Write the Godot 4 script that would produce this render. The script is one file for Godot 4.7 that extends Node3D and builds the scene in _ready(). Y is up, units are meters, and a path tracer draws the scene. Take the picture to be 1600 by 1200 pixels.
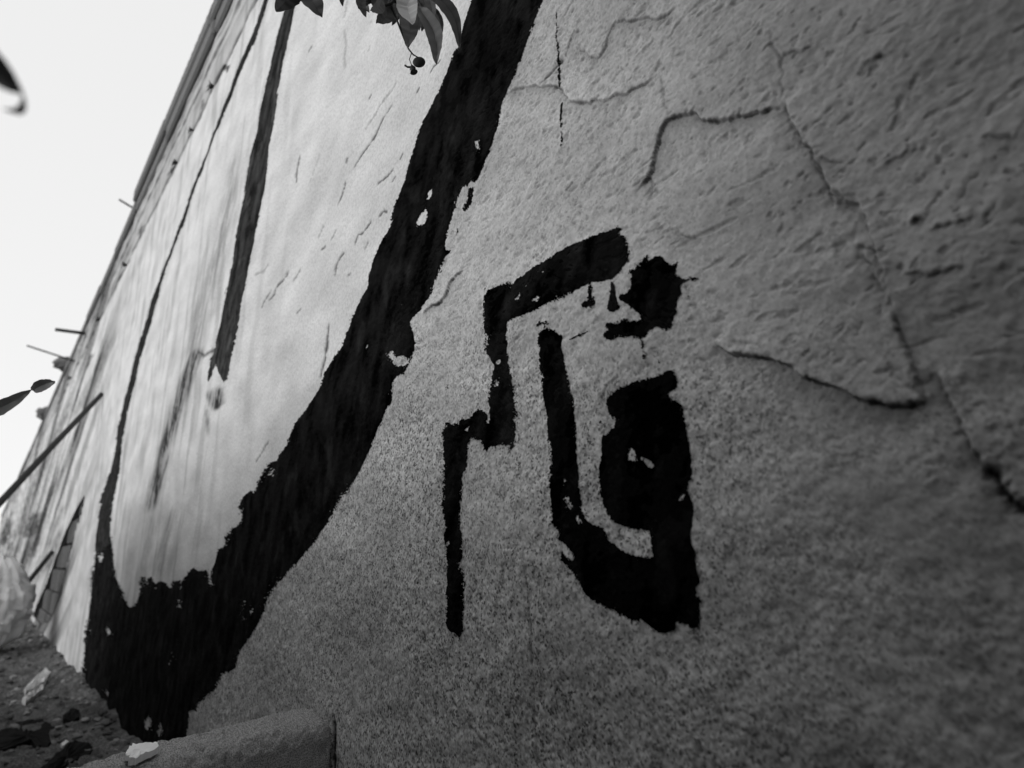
extends Node3D
# A painted plaster wall in a narrow passage, seen from knee height and close to its face.
# The wall's face is the plane z = 0, looking towards +z; "s" runs along it to the left (s = -x), y is up.

const EYE := Vector3(0, 0.604, 0.5)
const MAP_S := -0.1
const MAP_CELL := 0.00125
const MAP_W := 2100
const MAP_H := 1600

var broad := FastNoiseLite.new()
var middle := FastNoiseLite.new()
var fine := FastNoiseLite.new()
var long_marks := FastNoiseLite.new()
var rag := FastNoiseLite.new()
var tint := FastNoiseLite.new()
var speck := FastNoiseLite.new()
var lift_map := PackedFloat32Array()
var dirt_shade_map := PackedFloat32Array()  # crack dirt, with shade painted under ledges and in grooves
var mid_line := PackedVector2Array()
var taken := {}
var mats := {}
var rng := RandomNumberGenerator.new()


func _ready() -> void:
	# ------------------------------------------------ camera, sky, sun, exposure
	var cam := Camera3D.new()
	cam.name = "camera"
	cam.near = 0.02
	cam.far = 400.0
	cam.fov = 58.70
	var lens := CameraAttributesPhysical.new()
	lens.frustum_focal_length = 21.336
	lens.frustum_focus_distance = 0.98
	lens.frustum_near = 0.02
	lens.frustum_far = 400.0
	lens.exposure_aperture = 4.2
	cam.attributes = lens
	add_child(cam)
	cam.position = EYE
	cam.rotation = Vector3(deg_to_rad(14.704), deg_to_rad(90.0 - 36.958), 0)
	cam.fov = 58.70
	cam.current = true

	var sky_mat := ProceduralSkyMaterial.new()
	sky_mat.sky_top_color = Color(0.93, 0.93, 0.93)
	sky_mat.sky_horizon_color = Color(0.985, 0.985, 0.985)
	sky_mat.sky_curve = 0.25
	sky_mat.sky_energy_multiplier = 1.0
	sky_mat.ground_bottom_color = Color(0.4, 0.4, 0.4)
	sky_mat.ground_horizon_color = Color(0.75, 0.75, 0.75)
	sky_mat.sun_angle_max = 1.0
	var sky := Sky.new()
	sky.sky_material = sky_mat
	var env := Environment.new()
	env.background_mode = Environment.BG_SKY
	env.sky = sky
	env.tonemap_mode = Environment.TONE_MAPPER_LINEAR
	env.tonemap_exposure = 1.0
	env.sdfgi_enabled = true
	env.ssao_enabled = true
	env.ssil_enabled = true
	var around := WorldEnvironment.new()
	around.name = "daylight"
	around.environment = env
	add_child(around)

	var sun := DirectionalLight3D.new()
	sun.name = "veiled_sun"
	sun.light_energy = 0.5
	sun.light_angular_distance = 33.0
	sun.light_color = Color(1, 1, 1)
	sun.shadow_enabled = true
	sun.sky_mode = DirectionalLight3D.SKY_MODE_LIGHT_ONLY
	add_child(sun)
	sun.look_at_from_position(Vector3(-3.2, 1.9, 8.0), Vector3.ZERO)

	rng.seed = 71
	setup_noise()
	make_materials()
	build_relief_maps()

	build_ground()
	build_wall()
	build_added_house()
	build_added_yard_wall()
	build_block()
	build_tree()
	build_small_things()


# ---------------------------------------------------------------- helpers

func poly(flat: Array) -> PackedVector2Array:
	var out := PackedVector2Array()
	for i in range(0, flat.size() - 1, 2):
		out.append(Vector2(flat[i], flat[i + 1]))
	return out


func blade(base: Vector3, tip: Vector3, width: float, tone: float, fold: float, bend: float, roll: float) -> Dictionary:
	return {"base": base, "tip": tip, "width": width, "tone": tone, "fold": fold, "bend": bend, "roll": roll}


func numbered(called: String) -> String:
	taken[called] = taken.get(called, -1) + 1
	return called if taken[called] == 0 else "%s_%03d" % [called, taken[called]]


func thing(called: String, label: String, category: String, at := Vector3.ZERO, group := "") -> Node3D:
	var o := Node3D.new()
	o.name = numbered(called)
	add_child(o)
	o.position = at
	tag(o, label, category, group)
	return o


func tag(o: Node, label: String, category: String, group := "") -> void:
	o.set_meta("label", label)
	o.set_meta("category", category)
	if group:
		o.set_meta("group", group)


func part(called: String, mesh: Mesh, mat: Material, parent: Node, at := Transform3D.IDENTITY) -> MeshInstance3D:
	var o := MeshInstance3D.new()
	o.name = called if parent != self else numbered(called)
	o.mesh = mesh
	o.material_override = mat
	o.transform = at
	parent.add_child(o, true)
	return o


func grey(v: float) -> Color:
	return Color(v, v, v).linear_to_srgb()


func flat_mat(v: float, rough := 0.9, spec := 0.3) -> StandardMaterial3D:
	var m := StandardMaterial3D.new()
	m.albedo_color = grey(v)
	m.roughness = rough
	m.metallic_specular = spec
	return m


func noise(n: FastNoiseLite, seed_: int, freq: float, octaves: int) -> void:
	n.seed = seed_
	n.noise_type = FastNoiseLite.TYPE_SIMPLEX_SMOOTH
	n.frequency = freq
	n.fractal_type = FastNoiseLite.FRACTAL_FBM if octaves > 1 else FastNoiseLite.FRACTAL_NONE
	n.fractal_octaves = octaves


func setup_noise() -> void:
	noise(broad, 11, 3.2, 2)
	noise(middle, 23, 26.0, 3)
	noise(fine, 37, 120.0, 3)
	noise(long_marks, 41, 46.0, 3)
	noise(rag, 53, 1.0, 3)
	noise(tint, 67, 7.0, 4)
	noise(speck, 79, 230.0, 3)
	speck.noise_type = FastNoiseLite.TYPE_VALUE_CUBIC
	speck.fractal_gain = 0.8


func grain_picture(seed_: int, freq: float, low: float, high: float, power: float, pits := 0.0, side := 1024) -> ImageTexture:
	var n := FastNoiseLite.new()
	noise(n, seed_, freq, 5)
	n.noise_type = FastNoiseLite.TYPE_SIMPLEX
	n.fractal_gain = 0.78
	var im := n.get_seamless_image(side, side)
	im.convert(Image.FORMAT_L8)
	var bytes := im.get_data()
	# sparse little pits
	var c := FastNoiseLite.new()
	c.seed = seed_ + 100
	c.noise_type = FastNoiseLite.TYPE_CELLULAR
	c.cellular_return_type = FastNoiseLite.RETURN_DISTANCE
	c.frequency = 0.06
	var spots := c.get_seamless_image(side, side)
	spots.convert(Image.FORMAT_L8)
	var holes := spots.get_data()
	var table := PackedByteArray()
	for i in 256:
		table.append(int(clampf(low + (high - low) * pow(i / 255.0, power), 0.0, 1.0) * 255.0))
	for i in bytes.size():
		var b := table[bytes[i]]
		if holes[i] < 44:
			b = int(b * (1.0 - pits * (1.0 - holes[i] / 44.0)))
		bytes[i] = b
	return ImageTexture.create_from_image(Image.create_from_data(side, side, false, Image.FORMAT_L8, bytes))


func sand_picture() -> ImageTexture:
	# grains of sand, each of its own tone, with dark pits between them
	var side := 1024
	var layers := []
	for e in [[201, 0.17, FastNoiseLite.RETURN_CELL_VALUE], [202, 0.085, FastNoiseLite.RETURN_CELL_VALUE], [203, 0.17, FastNoiseLite.RETURN_DISTANCE]]:
		var c := FastNoiseLite.new()
		c.seed = e[0]
		c.noise_type = FastNoiseLite.TYPE_CELLULAR
		c.cellular_return_type = e[2]
		c.frequency = e[1]
		c.fractal_type = FastNoiseLite.FRACTAL_NONE
		var im := c.get_seamless_image(side, side, false, false, 0.06)
		im.convert(Image.FORMAT_L8)
		layers.append(im.get_data())
	var clump := FastNoiseLite.new()
	noise(clump, 204, 0.02, 4)
	clump.fractal_gain = 0.7
	var ci := clump.get_seamless_image(side, side)
	ci.convert(Image.FORMAT_L8)
	var big := ci.get_data()
	var fine_: PackedByteArray = layers[0]
	var coarse: PackedByteArray = layers[1]
	var out := PackedByteArray()
	out.resize(side * side)
	for i in side * side:
		var v := 0.62 + 0.34 * fine_[i] / 255.0 + 0.20 * coarse[i] / 255.0 + 0.42 * (big[i] / 255.0 - 0.5)
		if fine_[i] < 40:
			v *= 0.55 + 0.4 * fine_[i] / 40.0
		out[i] = int(clampf(v, 0.05, 1.0) * 255.0)
	return ImageTexture.create_from_image(Image.create_from_data(side, side, false, Image.FORMAT_L8, out))


func worn_picture() -> ImageTexture:
	# how sandy the raw wall is, over its whole length (9 m) and height (3 m)
	var im := Image.create(576, 192, false, Image.FORMAT_L8)
	for j in 192:
		for i in 576:
			var v := sandy((i + 0.5) / 64.0 - 3.0, (191.5 - j) / 64.0)
			im.set_pixel(i, j, Color(v, v, v))
	return ImageTexture.create_from_image(im)


func make_materials() -> void:
	var rough_grain := grain_picture(5, 0.04, 0.62, 1.20, 1.0, 0.45)
	var grit := grain_picture(7, 0.04, 0.1, 1.45, 1.0, 0.7)
	var soft_grain := grain_picture(9, 0.03, 0.84, 1.09, 1.0, 0.35)
	var bumps := grain_picture(15, 0.035, 0.0, 1.0, 1.0, 0.5)
	var painted := StandardMaterial3D.new()
	painted.vertex_color_use_as_albedo = true
	painted.albedo_texture = soft_grain
	painted.uv1_scale = Vector3(9.0, 3.0, 1.0) / 0.36
	painted.roughness = 0.82
	painted.metallic_specular = 0.35
	mats["painted_plaster"] = painted
	var raw := StandardMaterial3D.new()
	raw.vertex_color_use_as_albedo = true
	raw.roughness = 0.88
	raw.metallic_specular = 0.3
	raw.detail_enabled = true
	raw.detail_blend_mode = BaseMaterial3D.BLEND_MODE_MUL
	raw.detail_uv_layer = BaseMaterial3D.DETAIL_UV_2
	raw.detail_albedo = sand_picture()
	raw.detail_mask = worn_picture()
	mats["rough_plaster"] = raw
	for k in ["black_paint", "thin_paint"]:
		var m := StandardMaterial3D.new()
		m.vertex_color_use_as_albedo = true
		m.roughness = 0.8
		m.metallic_specular = 0.06 if k == "black_paint" else 0.1
		m.heightmap_enabled = true
		m.heightmap_texture = bumps
		m.heightmap_scale = 0.05
		mats[k] = m
	var dirt := StandardMaterial3D.new()
	dirt.vertex_color_use_as_albedo = true
	dirt.albedo_texture = grit
	dirt.uv1_triplanar = true
	dirt.uv1_world_triplanar = true
	dirt.uv1_scale = Vector3.ONE * 2.2
	dirt.roughness = 0.95
	dirt.metallic_specular = 0.2
	mats["dirt"] = dirt
	var cement := StandardMaterial3D.new()
	cement.albedo_color = grey(0.58)
	cement.albedo_texture = grit
	cement.uv1_triplanar = true
	cement.uv1_world_triplanar = true
	cement.uv1_scale = Vector3.ONE * 7.0
	cement.roughness = 0.9
	cement.metallic_specular = 0.3
	cement.heightmap_enabled = true
	cement.heightmap_texture = bumps
	cement.heightmap_scale = 0.1
	mats["cement"] = cement
	var brick: StandardMaterial3D = cement.duplicate()
	brick.albedo_color = grey(0.16)
	brick.uv1_scale = Vector3.ONE * 2.0
	mats["brick"] = brick
	mats["cement_dark"] = cement.duplicate()
	mats["cement_dark"].albedo_color = grey(0.09)
	var brick2: StandardMaterial3D = brick.duplicate()
	brick2.albedo_color = grey(0.12)
	mats["brick_dark"] = brick2
	var coping: StandardMaterial3D = cement.duplicate()
	coping.albedo_color = grey(0.34)
	mats["coping"] = coping
	mats["core"] = flat_mat(0.07, 1.0, 0.1)
	mats["sheet"] = flat_mat(0.06, 0.6)
	var bark := StandardMaterial3D.new()
	bark.albedo_color = grey(0.07)
	bark.albedo_texture = rough_grain
	bark.uv1_triplanar = true
	bark.uv1_scale = Vector3(6, 1.5, 6)
	bark.roughness = 0.95
	bark.heightmap_enabled = true
	bark.heightmap_texture = bumps
	bark.heightmap_scale = 0.4
	mats["bark"] = bark
	mats["wood"] = flat_mat(0.045, 0.8)
	mats["iron"] = flat_mat(0.04, 0.7)


# ---------------------------------------------------------------- the wall's relief

func side_of_stroke(s: float, y: float) -> float:
	# > 0 on the light, smooth side (left of the broad stroke), < 0 on the raw side
	var n := mid_line.size()
	if y >= mid_line[0].y:
		return s - mid_line[0].x
	for i in range(n - 1):
		var a := mid_line[i]
		var b := mid_line[i + 1]
		if y <= a.y and y > b.y:
			return s - lerpf(a.x, b.x, (a.y - y) / (a.y - b.y))
	return s - mid_line[n - 1].x


func near_line(p: PackedVector2Array, reach: float, use: Callable) -> void:
	var lo := p[0]
	var hi := p[0]
	for q in p:
		lo = lo.min(q)
		hi = hi.max(q)
	var total := 0.0
	var starts := PackedFloat32Array()
	for i in p.size() - 1:
		starts.append(total)
		total += p[i].distance_to(p[i + 1])
	# marks on the far part are seen at a flat angle: they are as broad again along the wall
	var flat := clampf(0.8 / sqrt(p[0].x * p[0].x + 0.25), 0.3, 1.0)
	var i0 := maxi(0, int((lo.x - reach / flat - MAP_S) / MAP_CELL))
	var i1 := mini(MAP_W - 1, int((hi.x + reach / flat - MAP_S) / MAP_CELL) + 1)
	var j0 := maxi(0, int((lo.y - reach) / MAP_CELL))
	var j1 := mini(MAP_H - 1, int((hi.y + reach) / MAP_CELL) + 1)
	for j in range(j0, j1 + 1):
		for i in range(i0, i1 + 1):
			var q := Vector2(MAP_S + i * MAP_CELL, j * MAP_CELL)
			q += Vector2(rag.get_noise_2d(q.x * 55.0, q.y * 55.0), rag.get_noise_2d(q.x * 55.0 + 90.0, q.y * 55.0)) * 0.0024
			q += Vector2(rag.get_noise_2d(q.x * 210.0, q.y * 210.0 + 33.0), rag.get_noise_2d(q.x * 210.0 + 90.0, q.y * 210.0 + 33.0)) * 0.0011
			var best := 1e9
			var sgn := 1.0
			var along := 0.0
			for k in p.size() - 1:
				var a := p[k]
				var ab := p[k + 1] - a
				var t := clampf((q - a).dot(ab) / maxf(ab.length_squared(), 1e-12), 0.0, 1.0)
				var away := q - a - ab * t
				away.x *= flat
				var d := away.length_squared()
				if d < best:
					best = d
					sgn = signf(ab.cross(q - a))
					along = (starts[k] + ab.length() * t) / total
			best = sqrt(best)
			if best < reach:
				use.call(j * MAP_W + i, best, sgn, along)


func build_relief_maps() -> void:
	mid_line = stroke_middle()
	lift_map.resize(MAP_W * MAP_H)
	dirt_shade_map.resize(MAP_W * MAP_H)
	var total_seed := 0.0
	for e in edge_steps():
		total_seed += 7.7
		var p: PackedVector2Array = e.p
		# which sign is the proud side
		var best := 1e9
		var proud := 1.0
		for k in p.size() - 1:
			var mid := (p[k] + p[k + 1]) / 2.0
			var d: float = mid.distance_squared_to(e.side)
			if d < best:
				best = d
				proud = signf((p[k + 1] - p[k]).cross(e.side - p[k]))
		var h: float = e.h * 0.0013
		var reach: float = e.r * 0.001
		var band := maxf(h * 0.18, 0.0019 * sqrt(p[0].x * p[0].x + 0.25))
		var dark: float = minf(0.9, e.dark * 1.5 + 0.15)
		near_line(p, reach, func(at: int, d: float, sgn: float, along: float) -> void:
			var fade := smoothstep(0.0, 0.08, along) * smoothstep(1.0, 0.92, along)
			var out := 1.0 - d / reach
			if sgn * proud > 0.0:
				lift_map[at] += h * 0.62 * fade * out * out
			else:
				lift_map[at] -= h * 0.38 * fade * out * out
				dirt_shade_map[at] = maxf(dirt_shade_map[at], 0.34 * fade * exp(-d / (band * 6.0)))  # soft shade under the raised edge, painted in
			var vary := clampf(0.8 + 1.3 * rag.get_noise_2d(along * 5.0 + h * 1e5, total_seed), 0.55, 1.5)
			lift_map[at] -= 0.0014 * fade * exp(-pow(d / (band * vary), 2.0))
			dirt_shade_map[at] = maxf(dirt_shade_map[at], minf(0.95, dark * (0.6 + 0.4 * vary)) * fade * exp(-pow(d / (band * vary), 2.0)))
		)
	shelves()
	for c in hair_cracks() + flecks():
		var w: float = c.w * 0.001
		var depth: float = c.d * 0.001
		var dark: float = minf(0.97, c.dark * 1.7)
		var p: PackedVector2Array = c.p
		# further along the wall the same crack is seen at a flatter angle and is drawn wider
		var wide := maxf(w * 0.8, 0.0019 * sqrt(p[0].x * p[0].x + 0.25))
		near_line(p, wide * 1.6 + 0.002, func(at: int, d: float, _sgn: float, along: float) -> void:
			var fade := smoothstep(0.0, 0.12, along) * smoothstep(1.0, 0.88, along)
			var vary := clampf(1.1 + 1.2 * rag.get_noise_2d(along * 8.0, depth * 3e4 + w * 9e4), 0.55, 1.7)
			var v := exp(-pow(d / (wide * vary), 2.0)) * fade
			lift_map[at] -= depth * v
			dirt_shade_map[at] = maxf(dirt_shade_map[at], dark * v)  # crack dirt, deepened for shade finer than the mesh
		)


func shelves() -> void:
	# little ledges that the trowel left, running along the wall; the lower side is set back
	for i in 460:
		var s := 0.10 + 0.75 * rng.randf()
		var y := 0.60 + 0.95 * pow(rng.randf(), 0.8)
		if tint.get_noise_2d(s * 0.7 + 90.0, y) < -0.12:
			continue
		var long := (0.004 + 0.03 * pow(rng.randf(), 2.0)) * (0.6 + s)
		var p := PackedVector2Array()
		for k in 5:
			var t := k / 4.0 - 0.5
			p.append(Vector2(s + t * long, y + rng.randf_range(-1, 1) * 0.0022 - t * long * 0.2))
		var h := rng.randf_range(0.0003, 0.0012)
		var dark := 0.15 + 0.6 * pow(rng.randf(), 2.0)
		near_line(p, 0.012, func(at: int, d: float, sgn: float, along: float) -> void:
			var fade := smoothstep(0.0, 0.3, along) * smoothstep(1.0, 0.7, along)
			var out := 1.0 - d / 0.012
			if sgn < 0.0:
				lift_map[at] += h * fade * out * out
			else:
				lift_map[at] -= h * 0.5 * fade * out * out
				dirt_shade_map[at] = maxf(dirt_shade_map[at], dark * fade * exp(-d / 0.0016))  # shade below the ledge, painted in
		)


func flecks() -> Array:
	# fine slanting flecks and splits in the smooth paint
	var out := []
	for i in 7:
		var s := 0.95 + 1.3 * rng.randf()
		var y := 0.75 + 1.2 * rng.randf()
		if side_of_stroke(s, y) < 0.06:
			continue
		var long := 0.015 + 0.05 * pow(rng.randf(), 2.0)
		var lean := rng.randf_range(0.25, 0.75)
		var way := []
		for q in 6:
			var t := q / 2.5 - 1.0
			way.append_array([s + long * (t + rng.randf_range(-0.12, 0.12)), y - long * lean * t + rng.randf_range(-0.0025, 0.0025)])
		out.append({"p": poly(way), "w": rng.randf_range(0.6, 1.6), "d": 0.8, "dark": rng.randf_range(0.12, 0.5)})
	return out


func map_at(m: PackedFloat32Array, s: float, y: float) -> float:
	var u := (s - MAP_S) / MAP_CELL
	var v := y / MAP_CELL
	if u < 0.0 or v < 0.0 or u >= MAP_W - 1.001 or v >= MAP_H - 1.001:
		return 0.0
	var i := int(u)
	var j := int(v)
	var a := u - i
	var b := v - j
	var k := j * MAP_W + i
	return lerpf(lerpf(m[k], m[k + 1], a), lerpf(m[k + MAP_W], m[k + MAP_W + 1], a), b)


var last_pit := 0.0

func relief(s: float, y: float) -> float:
	var raw := smoothstep(0.1, -0.1, side_of_stroke(s, y))
	var h := broad.get_noise_2d(s, y) * 0.006
	h += middle.get_noise_2d(s * 0.85, y) * lerpf(0.0008, 0.0018, raw)
	last_pit = 0.0
	if s < 2.6:
		var near_ := clampf(1.7 - s, 0.0, 1.0)
		var worn := 0.35 + 0.75 * smoothstep(-0.35, 0.35, tint.get_noise_2d(s * 0.5 + 31.0, y * 0.9))
		var stretch := lerpf(0.95, 0.75, smoothstep(0.65, 0.95, y + 0.3 * (0.5 - s)))
		h += fine.get_noise_2d(s * stretch, y) * near_ * lerpf(0.0002, 0.0001 + 0.00065 * worn, raw)
		# trowel marks: short shelves that run along the wall
		var t := long_marks.get_noise_2d(s * 0.75 + broad.get_noise_2d(y * 2.0, s) * 0.05, y * 1.3)
		last_pit = smoothstep(0.30, 0.52, t) * raw * smoothstep(0.62, 0.9, y + 0.25 * (0.5 - s))
		h -= last_pit * 0.0014
		h += speck.get_noise_2d(s, y) * 0.0009 * near_ * raw * sandy(s, y)
		h += map_at(lift_map, s, y)
	# the open joint on top of the old wall, and the one under the coping
	h -= 0.012 * exp(-pow((y - 2.64 - 0.01 * broad.get_noise_1d(s * 3.0)) / 0.012, 2.0))
	h -= 0.008 * exp(-pow((y - 2.84 - 0.02 * broad.get_noise_1d(s * 2.0 + 50.0)) / 0.012, 2.0))
	return h


func sandy(s: float, y: float) -> float:
	# where the finish coat has worn down to its sand: the lower part, and patches higher up
	return lerpf(0.5, 1.0, smoothstep(0.12, 0.55, s)) * clampf(smoothstep(1.05, 0.62, y + 0.25 * (0.6 - s)) * 0.85 + 0.55 * tint.get_noise_2d(s * 0.6 + 7.0, y * 0.7) + 0.20, 0.38, 1.0)


func columns(s0: float, s1: float, step: float) -> PackedFloat32Array:
	# spacing that grows with the square of the distance from the viewer's end of the wall
	var a0 := atan(s0 / EYE.z)
	var a1 := atan(s1 / EYE.z)
	var n := maxi(2, int(ceil((a1 - a0) / step)))
	var out := PackedFloat32Array()
	for i in n + 1:
		out.append(EYE.z * tan(lerpf(a0, a1, float(i) / n)))
	return out


func evenly(a: float, b: float, step: float) -> PackedFloat32Array:
	var n := maxi(1, int(ceil((b - a) / step)))
	var out := PackedFloat32Array()
	for i in n + 1:
		out.append(lerpf(a, b, float(i) / n))
	return out


func fill(mask: PackedFloat32Array, p: PackedVector2Array, cols: PackedFloat32Array, rows: PackedFloat32Array, value: float, wobble := 0.0) -> void:
	# scan conversion of a polygon onto the grid of columns and rows
	var w := cols.size()
	for j in rows.size():
		var y := rows[j]
		var xs: Array[float] = []
		var n := p.size()
		for k in n:
			var a := p[k]
			var b := p[(k + 1) % n]
			if (a.y <= y) != (b.y <= y):
				var x := lerpf(a.x, b.x, (y - a.y) / (b.y - a.y))
				if wobble > 0.0:
					x += rag.get_noise_2d(x * 3.0 + k * 7.3, y * 260.0) * wobble * (x * x + 0.25)
				xs.append(x)
		xs.sort()
		for k in range(0, xs.size() - 1, 2):
			var i0 := cols.bsearch(xs[k])
			var i1 := cols.bsearch(xs[k + 1])
			for i in range(i0, i1):
				mask[j * w + i] = value


func soften(m: PackedFloat32Array, w: int, h: int, r: int) -> PackedFloat32Array:
	if r < 1:
		return m
	var out := PackedFloat32Array()
	out.resize(m.size())
	var k := 1.0 / (2 * r + 1)
	for j in h:
		var sum := 0.0
		var at := j * w
		for i in range(-r, w):
			if i + r < w:
				sum += m[at + i + r]
			if i - r - 1 >= 0:
				sum -= m[at + i - r - 1]
			if i >= 0:
				out[at + i] = sum * k
	var res := PackedFloat32Array()
	res.resize(m.size())
	for i in w:
		var sum := 0.0
		for j in range(-r, h):
			if j + r < h:
				sum += out[(j + r) * w + i]
			if j - r - 1 >= 0:
				sum -= out[(j - r - 1) * w + i]
			if j >= 0:
				res[j * w + i] = sum * k
	return res


# ---------------------------------------------------------------- the wall

var w_pos := PackedVector3Array()
var w_nrm := PackedVector3Array()
var w_col := PackedColorArray()
var w_uv := PackedVector2Array()
var w_uv2 := PackedVector2Array()
var w_raw := PackedInt32Array()
var w_light := PackedInt32Array()
var stains := []
var gap := PackedVector2Array()


func wall_patch(cols: PackedFloat32Array, rows: PackedFloat32Array) -> void:
	var w := cols.size()
	var n := rows.size()
	var h := PackedFloat32Array()
	h.resize(w * n)
	var pits := PackedFloat32Array()
	pits.resize(w * n)
	for j in n:
		for i in w:
			h[j * w + i] = relief(cols[i], rows[j])
			pits[j * w + i] = last_pit
	var stain := PackedFloat32Array()
	stain.resize(w * n)
	for e in stains:
		var p: PackedVector2Array = e.p
		var lo := p[0]
		var hi := p[0]
		for q in p:
			lo = lo.min(q)
			hi = hi.max(q)
		if hi.x < cols[0] or lo.x > cols[w - 1] or hi.y < rows[0] or lo.y > rows[n - 1]:
			continue
		var m := PackedFloat32Array()
		m.resize(w * n)
		fill(m, p, cols, rows, 1.0, 0.005)
		var r := int(e.soft * 1.6)
		if r > 0:
			m = soften(soften(m, w, n, r), w, n, maxi(1, r / 2))
		for k in w * n:
			if m[k] > 0.0:
				m[k] *= 0.55 + 0.75 * smoothstep(-0.35, 0.3, tint.get_noise_2d(cols[k % w] * 2.6 + rows[k / w] * 1.1, rows[k / w] * 0.8))
				stain[k] = maxf(stain[k], m[k] * minf(0.9, e.dark * 1.5))
	var open := PackedFloat32Array()
	open.resize(w * n)
	if cols[w - 1] > 5.0:
		fill(open, gap, cols, rows, 1.0)
	var base := w_pos.size()
	for j in n:
		var y := rows[j]
		for i in w:
			var s := cols[i]
			var k := j * w + i
			w_pos.append(Vector3(-s, y, h[k]))
			var i0 := maxi(i - 1, 0)
			var i1 := mini(i + 1, w - 1)
			var j0 := maxi(j - 1, 0)
			var j1 := mini(j + 1, n - 1)
			w_nrm.append(Vector3((h[j * w + i1] - h[j * w + i0]) / (cols[i1] - cols[i0]), -(h[j1 * w + i] - h[j0 * w + i]) / (rows[j1] - rows[j0]), 1.0).normalized())
			var light := smoothstep(-0.05, 0.05, side_of_stroke(s, y))
			var t := lerpf(0.665, 0.79, light)
			var mottle := tint.get_noise_2d(s * 0.5, y)
			t *= 1.0 + mottle * lerpf(0.24, 0.2, light)
			if s < 2.6:
				var sp := speck.get_noise_2d(s, y)
				var grains := sandy(s, y)
				t *= 1.0 - 0.26 * (1.0 - grains) * (1.0 - light)
				t *= 1.0 + lerpf(lerpf(0.15, 0.55, grains), 0.14, light) * sp
				if sp < -0.25:
					t *= 1.0 + (sp + 0.25) * 1.6 * grains * (1.0 - light)
				t *= 1.0 - map_at(dirt_shade_map, s, y)
				t *= 1.0 - 0.16 * pits[k]
			if s > 1.2:
				# rain streaks and old washes on the far part
				t *= 1.0 - 0.30 * smoothstep(0.0, 0.55, tint.get_noise_2d(s * 1.3, y * 0.16 + 40.0)) * smoothstep(1.2, 2.5, s)
				var far := smoothstep(4.4, 6.5, s)
				if far > 0.0:
					var u := s + 2.2 * y
					t *= 1.0 - far * (0.7 * smoothstep(-0.05, 0.3, tint.get_noise_2d(u * 0.085, y * 0.05 + 9.0)) + 0.45 * smoothstep(0.05, 0.25, tint.get_noise_2d(u * 0.22 + 60.0, y * 0.10)))
				for joint in [[2.64, 0.016, 0.8], [2.76, 0.008, 0.35], [2.85, 0.014, 0.75], [2.925, 0.012, 0.6]]:  # joints darkened in colour, as the grooves cast no shadow
					var off: float = (y - joint[0] - 0.02 * broad.get_noise_2d(s * 1.4, joint[0] * 9.0)) / joint[1]
					if absf(off) < 2.5:
						t *= 1.0 - joint[2] * exp(-off * off) * (0.45 + 0.55 * smoothstep(-0.3, 0.3, tint.get_noise_2d(s * 0.8, joint[0] * 50.0)))
			# fall-off of light painted on the pale part, darker towards the ground
			t *= 1.0 - 0.24 * light * smoothstep(1.7, 0.5, y + 0.7 * tint.get_noise_2d(s * 0.35 + 20.0, y * 0.5))
			if y > 2.63:
				t *= 0.72
			t *= 1.0 - stain[k]
			w_col.append(Color(t, t, t))
			w_uv.append(Vector2((s + 3.0) / 9.0, 1.0 - y / 3.0))
			w_uv2.append(Vector2(s, y) / 0.42)
	for j in n - 1:
		for i in w - 1:
			var a := j * w + i
			if open[a] + open[a + 1] + open[a + w] + open[a + w + 1] > 1.5:
				continue
			var q := w_light if side_of_stroke(cols[i], rows[j]) > 0.0 else w_raw
			a += base
			q.append_array([a, a + 1, a + w + 1, a, a + w + 1, a + w])


func compact(index: PackedInt32Array) -> ArrayMesh:
	var new_at := PackedInt32Array()
	new_at.resize(w_pos.size())
	new_at.fill(-1)
	var pos := PackedVector3Array()
	var nrm := PackedVector3Array()
	var col := PackedColorArray()
	var uv := PackedVector2Array()
	var uv2 := PackedVector2Array()
	var out := PackedInt32Array()
	out.resize(index.size())
	for k in index.size():
		var v := index[k]
		if new_at[v] < 0:
			new_at[v] = pos.size()
			pos.append(w_pos[v])
			nrm.append(w_nrm[v])
			col.append(w_col[v])
			uv.append(w_uv[v])
			uv2.append(w_uv2[v])
		out[k] = new_at[v]
	return array_mesh(pos, nrm, col, uv, out, uv2)


func array_mesh(pos: PackedVector3Array, nrm: PackedVector3Array, col: PackedColorArray, uv: PackedVector2Array, index: PackedInt32Array, uv2 := PackedVector2Array()) -> ArrayMesh:
	var a := []
	a.resize(Mesh.ARRAY_MAX)
	a[Mesh.ARRAY_VERTEX] = pos
	a[Mesh.ARRAY_NORMAL] = nrm
	if col.size():
		a[Mesh.ARRAY_COLOR] = col
	if uv.size():
		a[Mesh.ARRAY_TEX_UV] = uv
	if uv2.size():
		a[Mesh.ARRAY_TEX_UV2] = uv2
	a[Mesh.ARRAY_INDEX] = index
	var m := ArrayMesh.new()
	m.add_surface_from_arrays(Mesh.PRIMITIVE_TRIANGLES, a)
	return m


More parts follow.
